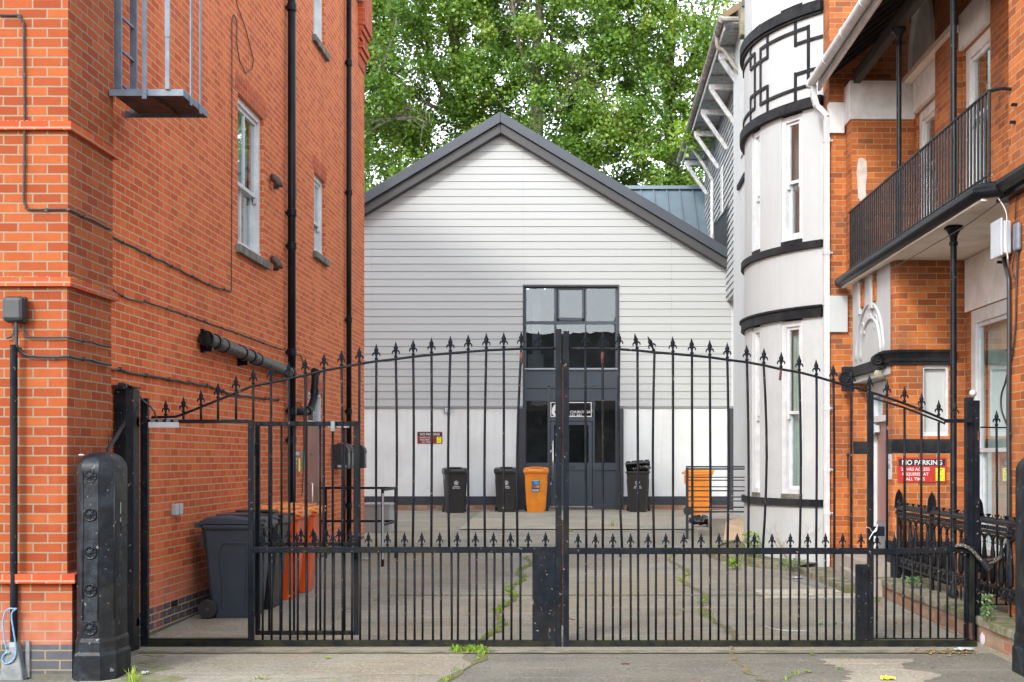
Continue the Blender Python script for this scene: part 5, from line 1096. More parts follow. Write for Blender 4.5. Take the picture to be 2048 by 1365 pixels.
q = MB(); ud = -.235
hop = [Vector((UG + .02, VS + .02, zg - .05)), Vector((UG + .02, VS + .02, zg - .18)), Vector((UG + .06, VS + .01, zg - .34)), Vector((UG + .14, VS, zg - .42)), Vector((ud, VS - .02, zg - .50)), Vector((ud, VS - .02, zg - .62)), Vector((ud, VS - .02, gz(17.5)))]
for a, b_ in zip(hop, hop[1:]): q.bar(a, b_, .075, .075, up=(1, 0, 0) if abs((b_ - a).z) > .02 else (0, 0, 1))
DPP = RB('downpipe', 'upvc', q)
for z in (6.1, 4.55, 3.85, 2.4, 1.55, .95): q = MB(); q.box(ud - .045, ud + .045, VS - .065, VS + .025, z - .03, z + .03); q.box(ud + .045, ud + .09, VS - .02, VS + .0, z - .012, z + .012); RB('clip', 'upvc', q, DPP)
# near wing of the house
vw = -5.95; uwg = .17
q = MB(); q.box(uwg + .055, uwg + 1.6, -9.5, vw, .0, 8.6); q.box(uwg + .001, uwg + .0545, -9.499, vw - .055, .001, 8.59); q.add([(uwg, vw - .05, 0), (uwg + .055, vw, 0), (uwg + .055, vw, 8.6), (uwg, vw - .05, 8.6)], [(0, 1, 2, 3)]); q.add([(uwg, vw - .05, 0), (uwg, -9.5, 0), (uwg, -9.5, 8.6), (uwg, vw - .05, 8.6)], [(0, 1, 2, 3)]); RB('wall', 'brick_old', q)
q = MB(); q.box(uwg - .08, uwg + .5, -9.5, vw + .05, 4.03, 4.10); q.tube([(uwg - .10, -9.5, 4.14), (uwg - .10, vw + .1, 4.14)], .07, 10); RB('ledge', 'pipe', q)
# boxes, conduit and wires on the wing
def wp(px, py, u=uwg - .02): return PRU(px, py, u)
a, b_ = wp(1988, 0, uwg - .18), wp(2012, 0, uwg - .18)
def wbox(name, lab, cat, px0, px1, py0, py1, m, u0, u1, group=None):
    va, vb = PRU(px0, 0, u0).y, PRU(px1, 0, u0).y; z1, z0 = PRU(px1, py0, u0).z, PRU(px1, py1, u0).z
    T_ = thing(name, lab, cat, matrix=RM @ Matrix.Translation((u0, va, z0)), group=group); q = MB(); q.box(u0, u1, min(va, vb), max(va, vb), z0, z1); RB('casing', m, q, T_, bevel=.02); return T_, (u0, va, vb, z0, z1)
T_, (u0, va, vb, z0, z1) = wbox('meter_box', 'white wall box fixed to the brick under the balcony corner', 'wall box', 1986, 2006, 440, 508, 'box_white', uwg - .115, uwg - .035)
q = MB(); q.box(u0 - .022, u0 - .001, min(va, vb) - .012, max(va, vb) + .012, z0 - .015, z1 + .02); RB('cover', 'box_white', q, T_, bevel=.015)
wbox('meter_box', 'dark grey cable box strapped beside the white wall box', 'wall box', 2024, 2034, 444, 500, 'box_grey', uwg - .05, uwg - .005)
q = MB(); q.tube(smoothpts([wp(x, y, uwg - .03) for x, y in ((2008, 505), (2009, 525), (2016, 552), (2018, 575), (2018, 700), (2017, 850), (2018, 1000), (2017, 1190))]), .020, 10); tag(q.build('conduit', 'pipe_grey', RH, matrix=RM, smooth=True), None)
def rcable(pts, r=.009, m='cable', u=uwg - .02): 
    q = MB(); q.tube(smoothpts([wp(x, y, u) for x, y in pts]), r, 6); return RB('cable', m, q, smooth=True)
rcable([(2036, 500), (2033, 570), (2029, 680), (2012, 760), (2003, 790), (2003, 820), (2014, 850), (2022, 870)]); rcable([(2030, 505), (2024, 540), (2031, 560)], .006); rcable([(2014, 395), (2024, 385), (2032, 386), (2030, 440)], .006)
rcable([(1985, 350), (1968, 357), (1974, 372), (1995, 395), (2013, 428), (2012, 480), (2016, 520)], .006, 'cable_grey', uwg - .12)
for x, y in ((2005, 525), (2034, 210), (2031, 245), (2024, 700)): q = MB(); p = wp(x % 2048, y, uwg); q.box(p.x - .05, p.x, p.y - .012, p.y + .012, p.z - .012, p.z + .012); RB('hook', 'iron_rail', q)
# overhead wire under the balcony
q = MB(); q.tube([PRU(1787, 537, -.10), PRU(1935, 450, -.10), PRU(2010, 396, -.05)], .005, 5); RB('cable', 'cable', q)
rcable([(1700, 560), (1640, 562)], .004)
# sign, plaques, letterbox
sgm = RM @ Matrix.Translation((0, 0, 0)); s0 = PRV(1795, 965, V1 - .012); s1 = PRV(1893, 915, V1 - .012)
noparking('sign', 'large red NO PARKING sign with yellow panel on the orange brick by the iron railing', (s0.x, s0.y, s0.z), s1.x - s0.x, s1.z - s0.z, 'sign_red', RM)
q = MB(); a, b_ = PRV(1774, 958, V1 - .004), PRV(1787, 909, V1 - .004); q.box(UA - .008, UA - .002, V1 + .09, V1 + .36, b_.z - .30, b_.z); PQ = q.build('plaque', 'plate', matrix=RM); tag(PQ, 'tall grey metal plaque reading FLAT 68A on the brick left of the big red sign', 'plaque')
fm = RM @ Matrix.Translation((UA - .009, V1 + .225, b_.z)) @ Matrix.Rotation(R(-90), 4, 'Z') @ FACE
for s_, sz, dz in (('FLAT', .04, -.075), ('68A', .09, -.175)): text(s_, sz, 'ink_black', PQ, fm @ Matrix.Translation((0, dz, 0)), ext=.0005)
T_ = thing('letterbox', 'small brown letterbox on the narrow brick strip left of the porch door', 'letterbox', matrix=RM @ Matrix.Translation((.07, VS - .05, 1.45)))
a, b_ = PRV(1697, 957, VS - .1), PRV(1712, 912, VS - .1)
q = MB(); q.box(a.x, b_.x, VS - .12, VS - .003, a.z, b_.z); RB('casing', mat('brown metal', (.035, .02, .016), .5), q, T_, bevel=.006)
q = MB(); q.box(a.x - .01, b_.x + .01, VS - .135, VS - .003, b_.z + .001, b_.z + .03); RB('lid', 'cam_dark', q, T_)
T_ = thing('security_camera', 'small black security camera by the scroll at the far end of the porch lintel', 'camera', matrix=RM @ Matrix.Translation((-.05, VS - .1, 2.55)))
q = MB(); p = PRV(1697, 763, VS - .15); q.tube([(p.x - .06, VS - .22, p.z), (p.x + .05, VS - .10, p.z + .01)], .035, 10); RB('body', 'cam_dark', q, T_, smooth=True)
q = MB(); q.tube([(p.x + .05, VS - .10, p.z + .02), (p.x + .05, VS - .001, p.z + .05)], .015, 6); RB('bracket', 'cam_dark', q, T_)
# cement patch on the upper wall
q = MB(); rr = random.Random(3)
pp = [PRV(x, y, VM - .002) for x, y in ((1717, 318), (1724, 316), (1733, 322), (1734, 350), (1731, 380), (1733, 398), (1722, 404), (1716, 396), (1715, 370), (1713, 345))]
q.prism(pp, (0, -.003, 0)); RB('cement_patch', mat('cement smear', (.56, .50, .46), .9, (.42, .34, .30), 8), q)
# dwarf wall with coping, iron area railing
DW = thing('dwarf_wall', 'low worn brick wall with stone coping under the black iron railing', 'wall', matrix=RM @ Matrix.Translation((0, -5, 0)))
q = MB(); q.box(-.13, .42, -7.4, V1 + .5, -.1, .205); RB('brickwork', 'brick_garden', q, DW)
for i in range(6):
    a = -7.4 + i * .93; q = MB(); q.box(-.155 + .006 * (i % 3), .46, a + .004, a + .925, .207, .285 + .004 * (i % 2)); RB('coping', 'moss', q, DW, bevel=.012)
q = MB(); q.box(-.145, -.131, -7.3, V1 + .5, -.1, .055); RB('render', 'concrete', q, DW)
IR = thing('iron_railing', 'ornate black cast iron railing with arched balusters on the dwarf wall', 'railing', matrix=RM @ Matrix.Translation((.09, -5, .28)))
ur = .10; va, vb = V1 - .02, -7.1; zt_ = 1.13
q = MB(); q.box(ur - .03, ur + .03, vb, va, zt_ - .03, zt_); q.tube([(ur, va, zt_), (ur, vb, zt_)], .030, 8); q.box(ur - .016, ur + .016, vb, va, zt_ - .12, zt_ - .09); RB('top_rail', 'iron_rail', q, IR)
q = MB(); n = int((va - vb) / .08)
for i in range(n):
    v = va - i * .08 - .02; q.lathe([(.018, zt_ - .08), (.018, zt_ - .045)], (ur - .022, v, 0), 5)
q.box(ur - .024, ur - .020, vb, va, zt_ - .070, zt_ - .060); RB('beading', 'iron_rail', q, IR)
q = MB(); q.box(ur - .012, ur + .012, vb, va, .53, .55); q.box(ur - .012, ur + .012, vb, va, .43, .45)
v = va - .04
while v > vb + .05:
    q.tube([(ur - .005 + 0, v + .072 * math.cos(a), .49 + .04 * math.sin(a)) for a in np.linspace(0, 2 * math.pi, 11)], .010, 5, cap=False); q.lathe([(.010, .46), (.016, .49), (.010, .52)], (ur - .01, v, 0), 5); v -= .165
RB('lattice_rail', 'iron_rail', q, IR)
v = va - .07; k = 0
while v > vb + .1 and k < 60:
    q = MB(); q.lathe([(.014, .55), (.030, .58), (.034, .66), (.022, .84), (.014, .915), (.022, .925), (.014, .935), (.014, .985), (.020, 1.0)], (ur, v, 0), 8)
    q.tube([(ur, v - .1175 + .1175 * math.cos(a), .93 + .070 * math.sin(a)) for a in np.linspace(0, math.pi, 11)], .013, 6)
    q.tube([(ur, v, .30), (ur, v, .44)], .010, 5) if k % 3 == 1 else None
    RB('baluster', 'iron_rail', q, IR)
    if k % 1 == 0:
        q = MB(); q.loft([[Vector((ur + sx * w_, v - .115 + sy * w_, z)) for sx, sy in ((-1, -1), (1, -1), (1, 1), (-1, 1))] for z, w_ in ((zt_ + .02, .008), (zt_ + .035, .007), (zt_ + .045, .018), (zt_ + .06, .018))])
        q.lathe([(.012, zt_ + .02), (.003, zt_ + .055)], (ur, v + .01, 0), 5); q.box(ur - .006, ur + .006, v - .12, v + .016, zt_ + .001, zt_ + .024); RB('crest', 'iron_rail', q, IR)
    v -= .235; k += 1
for v in (va - .04, va - 1.40, va - 2.95, va - 4.25):
    q = MB(); q.box(ur - .022, ur + .022, v - .022, v + .022, .285, zt_ - .031)
    q.prism([(ur + .026 * math.cos(a), v - .004, zt_ + .02 + .16 * math.sin(a)) for a in np.linspace(0, math.pi, 12)], (0, .008, 0)); q.tube([(ur + .036 * math.cos(a), v, zt_ - .01 + .19 * max(0, math.sin(a)) ** .8) for a in np.linspace(0, math.pi, 14)], .016, 7)
    q.lathe([(.014, zt_ + .18), (.017, zt_ + .195), (.004, zt_ + .215)], (ur, v, 0), 7)
    RB('round_headed_post', 'iron_rail', q, IR)
# brick above the balcony roof, higher storey of the strip
# ================================================================== white bow-fronted building
BR, BC = 2.76, Vector((5.20, 20.0, 0)); PH = R(46.4)
WB = thing('white_building', 'white bow-fronted building with black bands and black linked-square patterns', 'building', (3.6, 20, 0))
def bp(ph, r, z): return Vector((BC.x - r * math.cos(ph), BC.y - r * math.sin(ph), z))
def ph_of(px, r=BR):
    lo, hi = -.25, PH                    # px grows with phi
    for _ in range(50):
        mid = (lo + hi) / 2; p = bp(mid, r, 0)
        if CX + p.x * F / p.y < px: lo = mid
        else: hi = mid
    return (lo + hi) / 2
def curved(name, m, z0, z1, r1, r0=BR - .3, pa=-PH, pb=PH, n=40, parent=None, smooth=True):
    q = MB(); rings = []
    for i in range(n + 1):
        ph = pa + (pb - pa) * i / n; rings.append([bp(ph, r0, z0), bp(ph, r1, z0), bp(ph, r1, z1), bp(ph, r0, z1)])
    q.loft(rings); o = q.build(name, m, parent or WB); smooth_auto(o, 35); return o
b1z = (3.72, 3.85); b2z = (4.70, 4.80); b3z = (6.70, 6.84); b4z = (8.04, 8.19); b0z = (1.02, 1.12)
curved('wall', 'white', 3.851, 4.699, BR); curved('wall', 'white', 6.841, 8.039, BR); curved('wall', 'rough_white', .0, 1.019, BR)
for (a, b_), e in ((b1z, .05), (b2z, .05), (b3z, .07), (b4z, .07), (b0z, .045)): curved('black_band', 'black', a, b_, BR + e)
curved('band_lip', 'black', b1z[1] + .0005, b1z[1] + .03, BR + .075); curved('band_lip', 'black', b4z[0] - .04, b4z[0] - .0005, BR + .04)
wa, wb = ph_of(1561), ph_of(1604); fa, fb = ph_of(1503), ph_of(1519.5)
for z0, z1, mm in ((1.1205, 3.7195, 'rough_white'), (4.8005, 6.6995, 'white'), (8.1905, 11.0, 'white')):
    for a, b_ in ((wb, PH), (fb, wa), (-PH, fa)): curved('pier', mm, z0, z1, BR - .01, BR - .36, a, b_, 10)
    for a, b_ in ((wa, wb), (fa, fb)):
        A, B_ = bp(a, BR - .03, 0), bp(b_, BR - .03, 0)
        sash(WB, (A.x, A.y), (B_.x, B_.y), z0 + .07, z1 - .02, rec=.0, curtain='curtain' if z0 < 3 else None, bars=0, casing=.08, room=.5, rail=.47)
        curved('cill', 'black' if z0 > 3 else 'stone', z0, z0 + .068, BR - .004, BR - .3, a, b_, 6)
# black linked squares on the curved panel
def pz(py, ph): p = bp(ph, BR, 0); return H - (py - CY) * p.y / F
pat = MB()
def hline(pa, pb, z, t=.045):
    rings = []
    for i in range(13):
        ph = pa + (pb - pa) * i / 12; rings.append([bp(ph, BR + .002, z - t / 2), bp(ph, BR + .022, z - t / 2), bp(ph, BR + .022, z + t / 2), bp(ph, BR + .002, z + t / 2)])
    pat.loft(rings)
def vline(ph, z0, z1, t=.045):
    d = t / 2 / BR; pat.loft([[bp(ph - d, BR + .0025, z), bp(ph - d, BR + .0215, z), bp(ph + d, BR + .0215, z), bp(ph + d, BR + .0025, z)] for z in (z0, z1)])
def phx(px): return ph_of(px, BR + .02)
A1, A2, B1, B2 = phx(1590), phx(1616), phx(1520), phx(1534)
C1, C2, D1, D2 = phx(1500), phx(1508.5), -phx(1534), -phx(1516)
e1, e2, e3, e4 = b3z[1], b4z[0], 0, 0
sU, sL = pz(55, A2), pz(90, A1); tU, tL = pz(150, A1), pz(171.5, A2)
vline(A1, sL - .03, e2); hline(A1, A2, sL); vline(A2, tL, sU + .03); hline(B1, A2, sU); hline(A2, PH, sL + .0)
vline(A1, e1, tU + .03); hline(A1, PH, tU); hline(B1, A2, tL)
vline(B2, sL - .02, e2); vline(B1, tL - .02, sU + .02); hline(C1, B2, sL - .0); hline(C1, B2, tU)
vline(B2, e1, tU + .02)
vline(C1, sL, e2); vline(C2, tL, sU); hline(-.2, C2, sU); hline(C1 - .0, B1, sL); vline(C1, e1, tU); hline(-.2, C2, tL)
pat.build('linked_square_pattern', 'black', WB)
# flat wall behind the bow, and the far face of the white building
q = MB(); q.box(3.285, 6.5, 17.9, 17.96, .0, 11.0); 
q = MB(); wall_ = q.box(3.30, 6.4, 18.0, 22.1, .0, 11.0); 
q = MB(); q.box(3.31, 6.4, 17.93, 18.05, 0, 11); q.box(3.31, 6.4, 21.95, 22.0, 0, 11); q.build('side_wall', 'white', WB)
q = MB(); q.box(2.975, 5.0, 24.2, 26.4, .0, 10.36); q.build('far_wall', 'white', WB)
q = MB(); q.bar((2.95, 24.22, 7.10), (2.95, 25.4, 7.10), .05, .10); q.build('black_band', 'black', WB)
q = MB(); q.box(2.88, 2.974, 24.1, 26.5, 10.28, 10.42); q.build('far_cornice', 'stone', WB)
q = MB(); q.box(2.86, 2.974, 24.15, 24.45, 9.75, 10.27); q.build('stone_bracket', 'moss', WB)
q = MB(); q.box(2.945, 2.9745, 24.3, 25.0, 7.6, 9.6); q.build('far_window', 'upvc', WB)
# ================================================================== weatherboarded building with deep eaves
EB = thing('weatherboard_building', 'old white weatherboarded upper storey with deep bracketed eaves and grey gutter', 'building', (3.5, 30, 5.5))
xe, ze_, xw = 2.60, 10.25, 3.30; ya, yb = 24.9, 36.4
q = MB(); z = 5.6
while z < ze_:
    q.add([(xw - .035, ya, z), (xw - .035, yb, z), (xw - .01, yb, z + .15), (xw - .01, ya, z + .15), (xw, ya, z), (xw, yb, z)], [(0, 1, 2, 3), (4, 5, 1, 0)]); q.add([(xw - .035, yb, z), (5.5, yb, z), (5.5, yb, z + .15), (xw - .01, yb, z + .15)], [(0, 1, 2, 3)]); z += .155
q.build('weatherboards', 'timber_grey', EB)
q = MB(); q.box(xw + .001, 5.5, ya, yb - .02, 5.5, ze_ + .1); q.build('wall', 'timber_grey', EB)
q = MB(); q.prism([(xe, ya - .15, ze_), (6.2, ya - .15, ze_ + 2.3), (6.2, ya - .15, ze_ + 2.42), (xe - .02, ya - .15, ze_ + .12)], (0, yb - ya + .3, 0)); q.build('roof', mat('brown roof tiles', (.20, .13, .07), .9, (.14, .10, .06), 8), EB)
q = MB(); q.box(xe + .05, xw - .04, ya, yb, ze_ - .04, ze_ - .005); 
for i in range(12): q.bar((xe + .08, ya + .3 + i, ze_ - .06), (xw, ya + .3 + i, ze_ - .06), .05, .05)
q.build('soffit', 'timber_grey', EB)
q = MB(); q.tube([(xe - .05, ya - .15, ze_ - .0), (xe - .05, yb + .1, ze_)], .07, 10); q.tube([(xe - .05, ya - .15, ze_), (3.2, ya - .15, ze_)], .05, 8); GU = q.build('gutter', 'gutter_old', EB)
q = MB(); q.box(xe + .02, xe + .045, ya, yb, ze_ - .16, ze_ + .02); q.build('fascia', 'timber_white', EB)
for i, y in enumerate((26.2, 28.35, 30.4, 32.4, 35.6)):
    q = MB(); q.bar((xe + .05, y, ze_ - .28), (xw - .03, y, ze_ - .28), .10, .12); q.bar((xe + .10, y, ze_ - .33), (xw - .03, y, ze_ - 1.15), .09, .09); q.build('bracket', 'timber_white', EB)
for y in (25.6, 33.6):
    q = MB(); q.tube(smoothpts([(xe - .05, y, ze_ - .05), (xe - .02, y, ze_ - .28), (xe + .15, y, ze_ - .42), (xw - .10, y, ze_ - 1.15), (xw - .08, y, ze_ - 1.5), (xw - .08, y, 5.8)]), .045, 8); q.build('downpipe', 'gutter_old' if y < 30 else 'timber_white', EB, smooth=True)
for y in (27.4, 31.2):
    q = MB(); q.box(xw - .06, xw - .036, y, y + .45, 7.6, 8.9); q.build('boarded_window', 'timber_white', EB)
q = MB(); q.box(xe + .0, xe + .25, 31.6, 32.4, 0, .01); 
crown('gutter_weed', EB, 2.58, 33.3, 10.2, .25, .5, .22, 10, 50, 21, lm='weed')['kind'] = 'stuff'
# dark balustrade between roof and white wall
BL = thing('balustrade', 'dark slatted balustrade between the blue grey roof and the white wall', 'balustrade', (3.2, 31.5, 6))
pa, pb = P(1430, 455, 32.5), P(1467, 400, 29.5); pc = P(1462, 480, 29.5)
q = MB(); d = pb - pa; d.z = 0; L_ = d.length; d.normalize()
zt1, zb1 = pa.z + .05, pa.z - .85
for i in range(int(L_ / .10) + 1):
    p = Vector((pa.x, pa.y, 0)) + d * (.10 * i); q.box(p.x - .02, p.x + .02, p.y - .035, p.y + .035, zb1, zt1)
q.bar((pa.x, pa.y, zt1), (pb.x, pb.y, zt1), .06, .06); q.bar((pa.x + .03, pa.y, (zt1 + zb1) / 2), (pb.x + .03, pb.y, (zt1 + zb1) / 2), .02, .9); q.build('slats', 'cam_dark', BL)
# ================================================================== wheelie bins
def make_bin(name, lab, body, lid, emblem=None, open_lid=False, sticker=False, lidmat=None, faded=False):
    """front faces -y, wheels at the back; .58 wide, .72 deep, 1.07 high; origin on the ground"""
    T_ = thing(name, lab, 'wheelie bin')
    def rr(w_, d0, d1, z, c=.04):
        return [Vector(p) for p in ((-w_ + c, d0, z), (w_ - c, d0, z), (w_, d0 + c, z), (w_, d1 - c, z), (w_ - c, d1, z), (-w_ + c, d1, z), (-w_, d1 - c, z), (-w_, d0 + c, z))]
    q = MB(); q.loft([rr(.205, -.21, .22, .0), rr(.208, -.215, .24, .05), rr(.262, -.295, .31, .90), rr(.266, -.30, .31, .93)]); B_ = q.build('body', body, T_, bevel=.008)
    for s in (-1, 1):          # pressed panels on the sides
        q = MB()
        lo = lambda z: .208 + (.262 - .208) * (z - .05) / .85
        pts = [(-.13, .10), (-.16, .72), (-.13, .78), (.09, .78), (.12, .72), (.10, .10)]
        q.tube([(s * (lo(z) + .0005), y, z) for y, z in pts], .012, 6)
        q.build('moulded_rib', body, B_)
    q = MB(); q.loft([rr(.275, -.315, .315, .915, .03), rr(.285, -.325, .32, .935, .03), rr(.285, -.325, .32, .965, .03), rr(.27, -.31, .31, .968, .03)]); q.build('rim', body, T_, bevel=.005)
    q = MB(); q.box(-.20, .20, .30, .335, .72, .90) ; q.tube([(-.26, .37, .96), (.26, .37, .96)], .018, 8)
    for x in (-.25, -.09, .09, .25): q.box(x - .012, x + .012, .30, .385, .935, .985)
    q.build('handle', body, T_)
    q = MB(); c0 = [(-.285, -.335, .970), (.285, -.335, .970), (.285, -.335, .995), (-.285, -.335, .995)]
    prof = [(-.345, .952, .985, .280), (-.335, .970, 1.005, .290), (-.24, .972, 1.030, .290), (.05, .972, 1.060, .286), (.25, .975, 1.050, .284), (.34, .965, 1.005, .278)]
    q.loft([[Vector(p) for p in ((-w_, y, za), (w_, y, za), (w_, y, zb - .016), (w_ - .05, y, zb), (-w_ + .05, y, zb), (-w_, y, zb - .016))] for y, za, zb, w_ in prof])
    q.box(-.27, -.17, -.352, -.30, 1.004, 1.028); q.box(.17, .27, -.352, -.30, 1.004, 1.028)
    if not faded: q.box(-.14, .14, -.20, .20, 1.050, 1.072)
    else: 
        for k in range(6): q.box(-.25, .25, -.24 + .085 * k, -.21 + .085 * k, 1.038 + .004 * min(k, 4), 1.056 + .004 * min(k, 4))
    mx = None
    if open_lid: mx = Matrix.Translation((0, .34, .97)) @ Matrix.Rotation(R(-16), 4, 'X') @ Matrix.Rotation(R(-5), 4, 'Y') @ Matrix.Translation((0, -.34, -.97 + .01))
    q.build('lid', lidmat or lid, T_, bevel=.006, matrix=mx)
    for s in (-1, 1):
        Mx = Matrix.Translation((s * .252, .25, .10)) @ Matrix.Rotation(R(90) * s, 4, 'Y')
        q = MB(); q.lathe([(.060, -.02), (.094, -.022), (.10, -.012), (.10, .018), (.094, .026), (.062, .026)], n=22); W_ = q.build('wheel', 'rubber', T_, matrix=Mx, smooth=False); smooth_auto(W_)
        q = MB(); q.lathe([(.062, .004), (.058, .010), (.020, .012), (.018, .028), (.001, .03)], n=16)
        for k in range(8):
            a = k * math.pi / 4; q.bar((.015 * math.cos(a), .015 * math.sin(a), .014), (.060 * math.cos(a), .060 * math.sin(a), .016), .008)
        q.build('hub', 'hub', W_, matrix=Mx)
    q = MB(); q.tube([(-.25, .25, .10), (.25, .25, .10)], .012, 8); q.box(-.20, .20, .20, .28, .06, .16); q.build('axle', body, T_)
    if emblem:
        q = MB(); zc = .70; yf = lambda z: -.215 - .08 * (z - .05) / .85 - .006
        for k in range(5):
            a = math.pi / 2 + k * 2 * math.pi / 5; cx_, cz_ = .030 * math.cos(a) + .0, zc + .030 * math.sin(a) * 1.05
            q.tube([(cx_ + .019 * math.cos(b_), yf(cz_) , cz_ + .019 * math.sin(b_)) for b_ in np.linspace(0, 2 * math.pi, 13)], .0062, 5, cap=False)
        q.tube([(.008 * math.cos(b_), yf(zc), zc + .008 * math.sin(b_)) for b_ in np.linspace(0, 2 * math.pi, 9)], .004, 5, cap=False)
        q.build('emblem', 'ink_white', B_)
        text('Leicester', .042, 'ink_white', B_, Matrix.Translation((0, yf(.60) - .001, .605)) @ Matrix.Rotation(R(5.5), 4, 'X') @ FACE, ext=.001, bold=.0015)
        text('City Council', .036, 'ink_white', B_, Matrix.Translation((0, yf(.57) - .001, .570)) @ Matrix.Rotation(R(5.5), 4, 'X') @ FACE, ext=.001, bold=.001)
    if sticker:
        K = Matrix.Translation((.0, -.288, .64)) @ Matrix.Rotation(R(5.5), 4, 'X')
        q = MB(); q.box(-.095, .095, -.003, .0, -.15, .13); ST = q.build('sticker', 'sticker', B_, matrix=K)
        for m_, a in (('stk_cyan', (-.03, .03, .03, .09)), ('stk_red', (-.045, .01, -.06, .0)), ('stk_orange', (.02, .075, -.06, .0)), ('stk_cyan', (.035, .08, .03, .07)), ('ink_white', (-.08, .08, .105, .12)), ('ink_black', (-.08, .08, -.085, -.068))):
            q = MB(); q.box(a[0], a[1], -.0045, -.0031, a[2], a[3]); q.build('print', m_, ST, matrix=K)
        q = MB()
        for k in range(6): q.box(-.078 + k * .027, -.060 + k * .027, -.0045, -.0031, -.135, -.095)
        q.build('print', 'ink_white', ST, matrix=K)
    return T_
def place(px, py, D, rz, dz=0.0):
    p = P(px, py, D); return Matrix.Translation((p.x, D, gz(D) + dz)) @ Matrix.Rotation(R(rz), 4, 'Z')
bk = make_bin('wheelie_bin', 'black wheelie bin standing alone below the small maroon NO PARKING sign', 'bin_black', 'bin_black', emblem=True)
og = make_bin('wheelie_bin', 'bright orange wheelie bin with a blue sticker in front of the dark door', 'bin_orange', 'bin_orange', sticker=True)
ob = make_bin('wheelie_bin', 'black wheelie bin right of the door, lid pushed up by a black bin bag', 'bin_black', 'bin_black', emblem=True, open_lid=True)
gy_ = make_bin('wheelie_bin', 'slate grey wheelie bin, nearest the gate, side on against the brick wall', 'bin_grey', 'bin_grey')
oo = make_bin('wheelie_bin', 'orange wheelie bin with a faded ribbed lid, nearer of two along the brick wall', 'bin_orange_red', 'bin_orange_red', lidmat='lid_faded', faded=True)
fg, ng = 'wheelie bins along the end wall', 'wheelie bins along the left brick wall'
k2 = copy_tree(bk, place(1013, 0, 30.0, 2)); tag(k2, 'black wheelie bin close to the left of the orange bin with the blue sticker', group=fg)
bk.matrix_basis = place(910, 0, 29.9, 12); tag(bk, group=fg)
def sidebin(o, Y, X=-3.70, rz=90): return Matrix.Translation((X, Y, gz(Y))) @ Matrix.Rotation(R(rz), 4, 'Z')
k3 = copy_tree(og, place(1398, 0, 29.2, 84)); tag(k3, 'orange wheelie bin standing side on behind the black horizontal-barred railing', group=fg)
for ch in list(KIDS[k3]):
    for g_ in list(KIDS[ch]):
        if g_.name.startswith('sticker'):
            for h_ in KIDS[g_]: bpy.data.objects.remove(h_)
            bpy.data.objects.remove(g_); KIDS[ch].remove(g_)
og.matrix_basis = place(1072.5, 0, 30.0, 0); tag(og, group=fg); ob.matrix_basis = place(1276, 0, 30.0, -4); tag(ob, group=fg)
k4 = copy_tree(gy_, sidebin(None, 14.0, -3.66, 88)); tag(k4, 'dark wheelie bin squeezed between the slate grey bin and the orange ones', group=ng)
for ch in KIDS[k4]:
    if ch.type == 'MESH' and ch.name.startswith(('body', 'lid', 'rim')): ch.data = ch.data.copy(); ch.data.materials[0] = M['bin_black']
k5 = copy_tree(oo, sidebin(None, 15.48, -3.61, 92)); tag(k5, 'orange wheelie bin, farther of two along the brick wall beside the brown door', group=ng)
gy_.matrix_basis = sidebin(None, 13.34, -3.68, 90); tag(gy_, group=ng); oo.matrix_basis = sidebin(None, 14.80, -3.64, 90); tag(oo, group=ng)
def blob(name, lab, cat, c, rx, ry, rz, m, seed, n=14, amp=.25):
    rr = random.Random(seed); q = MB(); ph = [rr.uniform(0, 6) for _ in range(6)]
    def rad(a, b_): return 1 + amp * (math.sin(3 * a + ph[0]) * math.cos(2 * b_ + ph[1]) * .5 + math.sin(7 * a + ph[2] + 3 * b_) * .3 + math.sin(11 * b_ + 5 * a + ph[3]) * .2)
    q.loft([[Vector((c[0] + rx * rad(a, b_) * math.cos(b_) * math.cos(a), c[1] + ry * rad(a, b_) * math.cos(b_) * math.sin(a), c[2] + rz * rad(a, b_) * math.sin(b_))) for a in np.linspace(0, 2 * math.pi, n * 2, endpoint=False)] for b_ in np.linspace(-1.5, 1.5, n)])
    return tag(q.build(name, m, smooth=True), lab, cat)
p = P(1280, 934, 30.0); blob('bin_bag', 'shiny black bin bag bulging out under the raised bin lid', 'bin bag', (p.x, p.y - .02, p.z - .02), .24, .24, .13, 'bag', 2, amp=.35)
p = P(1402, 1041, 25.0); blob('bin_bag', 'crumpled black bag lying beside the concrete steps', 'bin bag', (p.x, p.y, p.z), .21, .2, .075, 'bag', 5, amp=.75)
# ---- railings, steps, boxes in the yard
def frame_thing(name, lab, cat, bars, m='gate', w=.035, base=(0, 0, 0)):
    T_ = thing(name, lab, cat, base)
    for nm, a, b_, ww in bars: q = MB(); q.bar(a, b_, ww); q.build(nm, m, T_, bevel=.002)
    return T_
zt_, zm_ = 1.25, .74; Xg = -2.99
GR = frame_thing('guard_rail', 'black square-section guard rail round the side door, its near post streaked white', 'guard rail',
    [('post', (Xg, 18.35, gz(18.3) - .02), (Xg, 18.35, zt_ - .018), .04), ('post', (Xg, 19.6, gz(19.6)), (Xg, 19.6, zt_ - .018), .04), ('post', (-4.07, 19.6, gz(19.6)), (-4.07, 19.6, zt_ - .018), .04),
     ('top_rail', (Xg, 18.33, zt_), (Xg, 19.62, zt_), .036), ('top_rail', (Xg - .019, 19.6, zt_), (WX, 19.6, zt_), .036), ('middle_rail', (Xg, 18.37, zm_ + .0), (Xg, 19.58, zm_), .034), ('middle_rail', (Xg - .02, 19.6, zm_), (WX, 19.6, zm_), .034)], base=(Xg, 19, .2))
q = MB(); q.box(Xg - .006, Xg + .021, 18.327, 18.3295, .25, 1.20); q.build('white_paint', 'paper', GR)
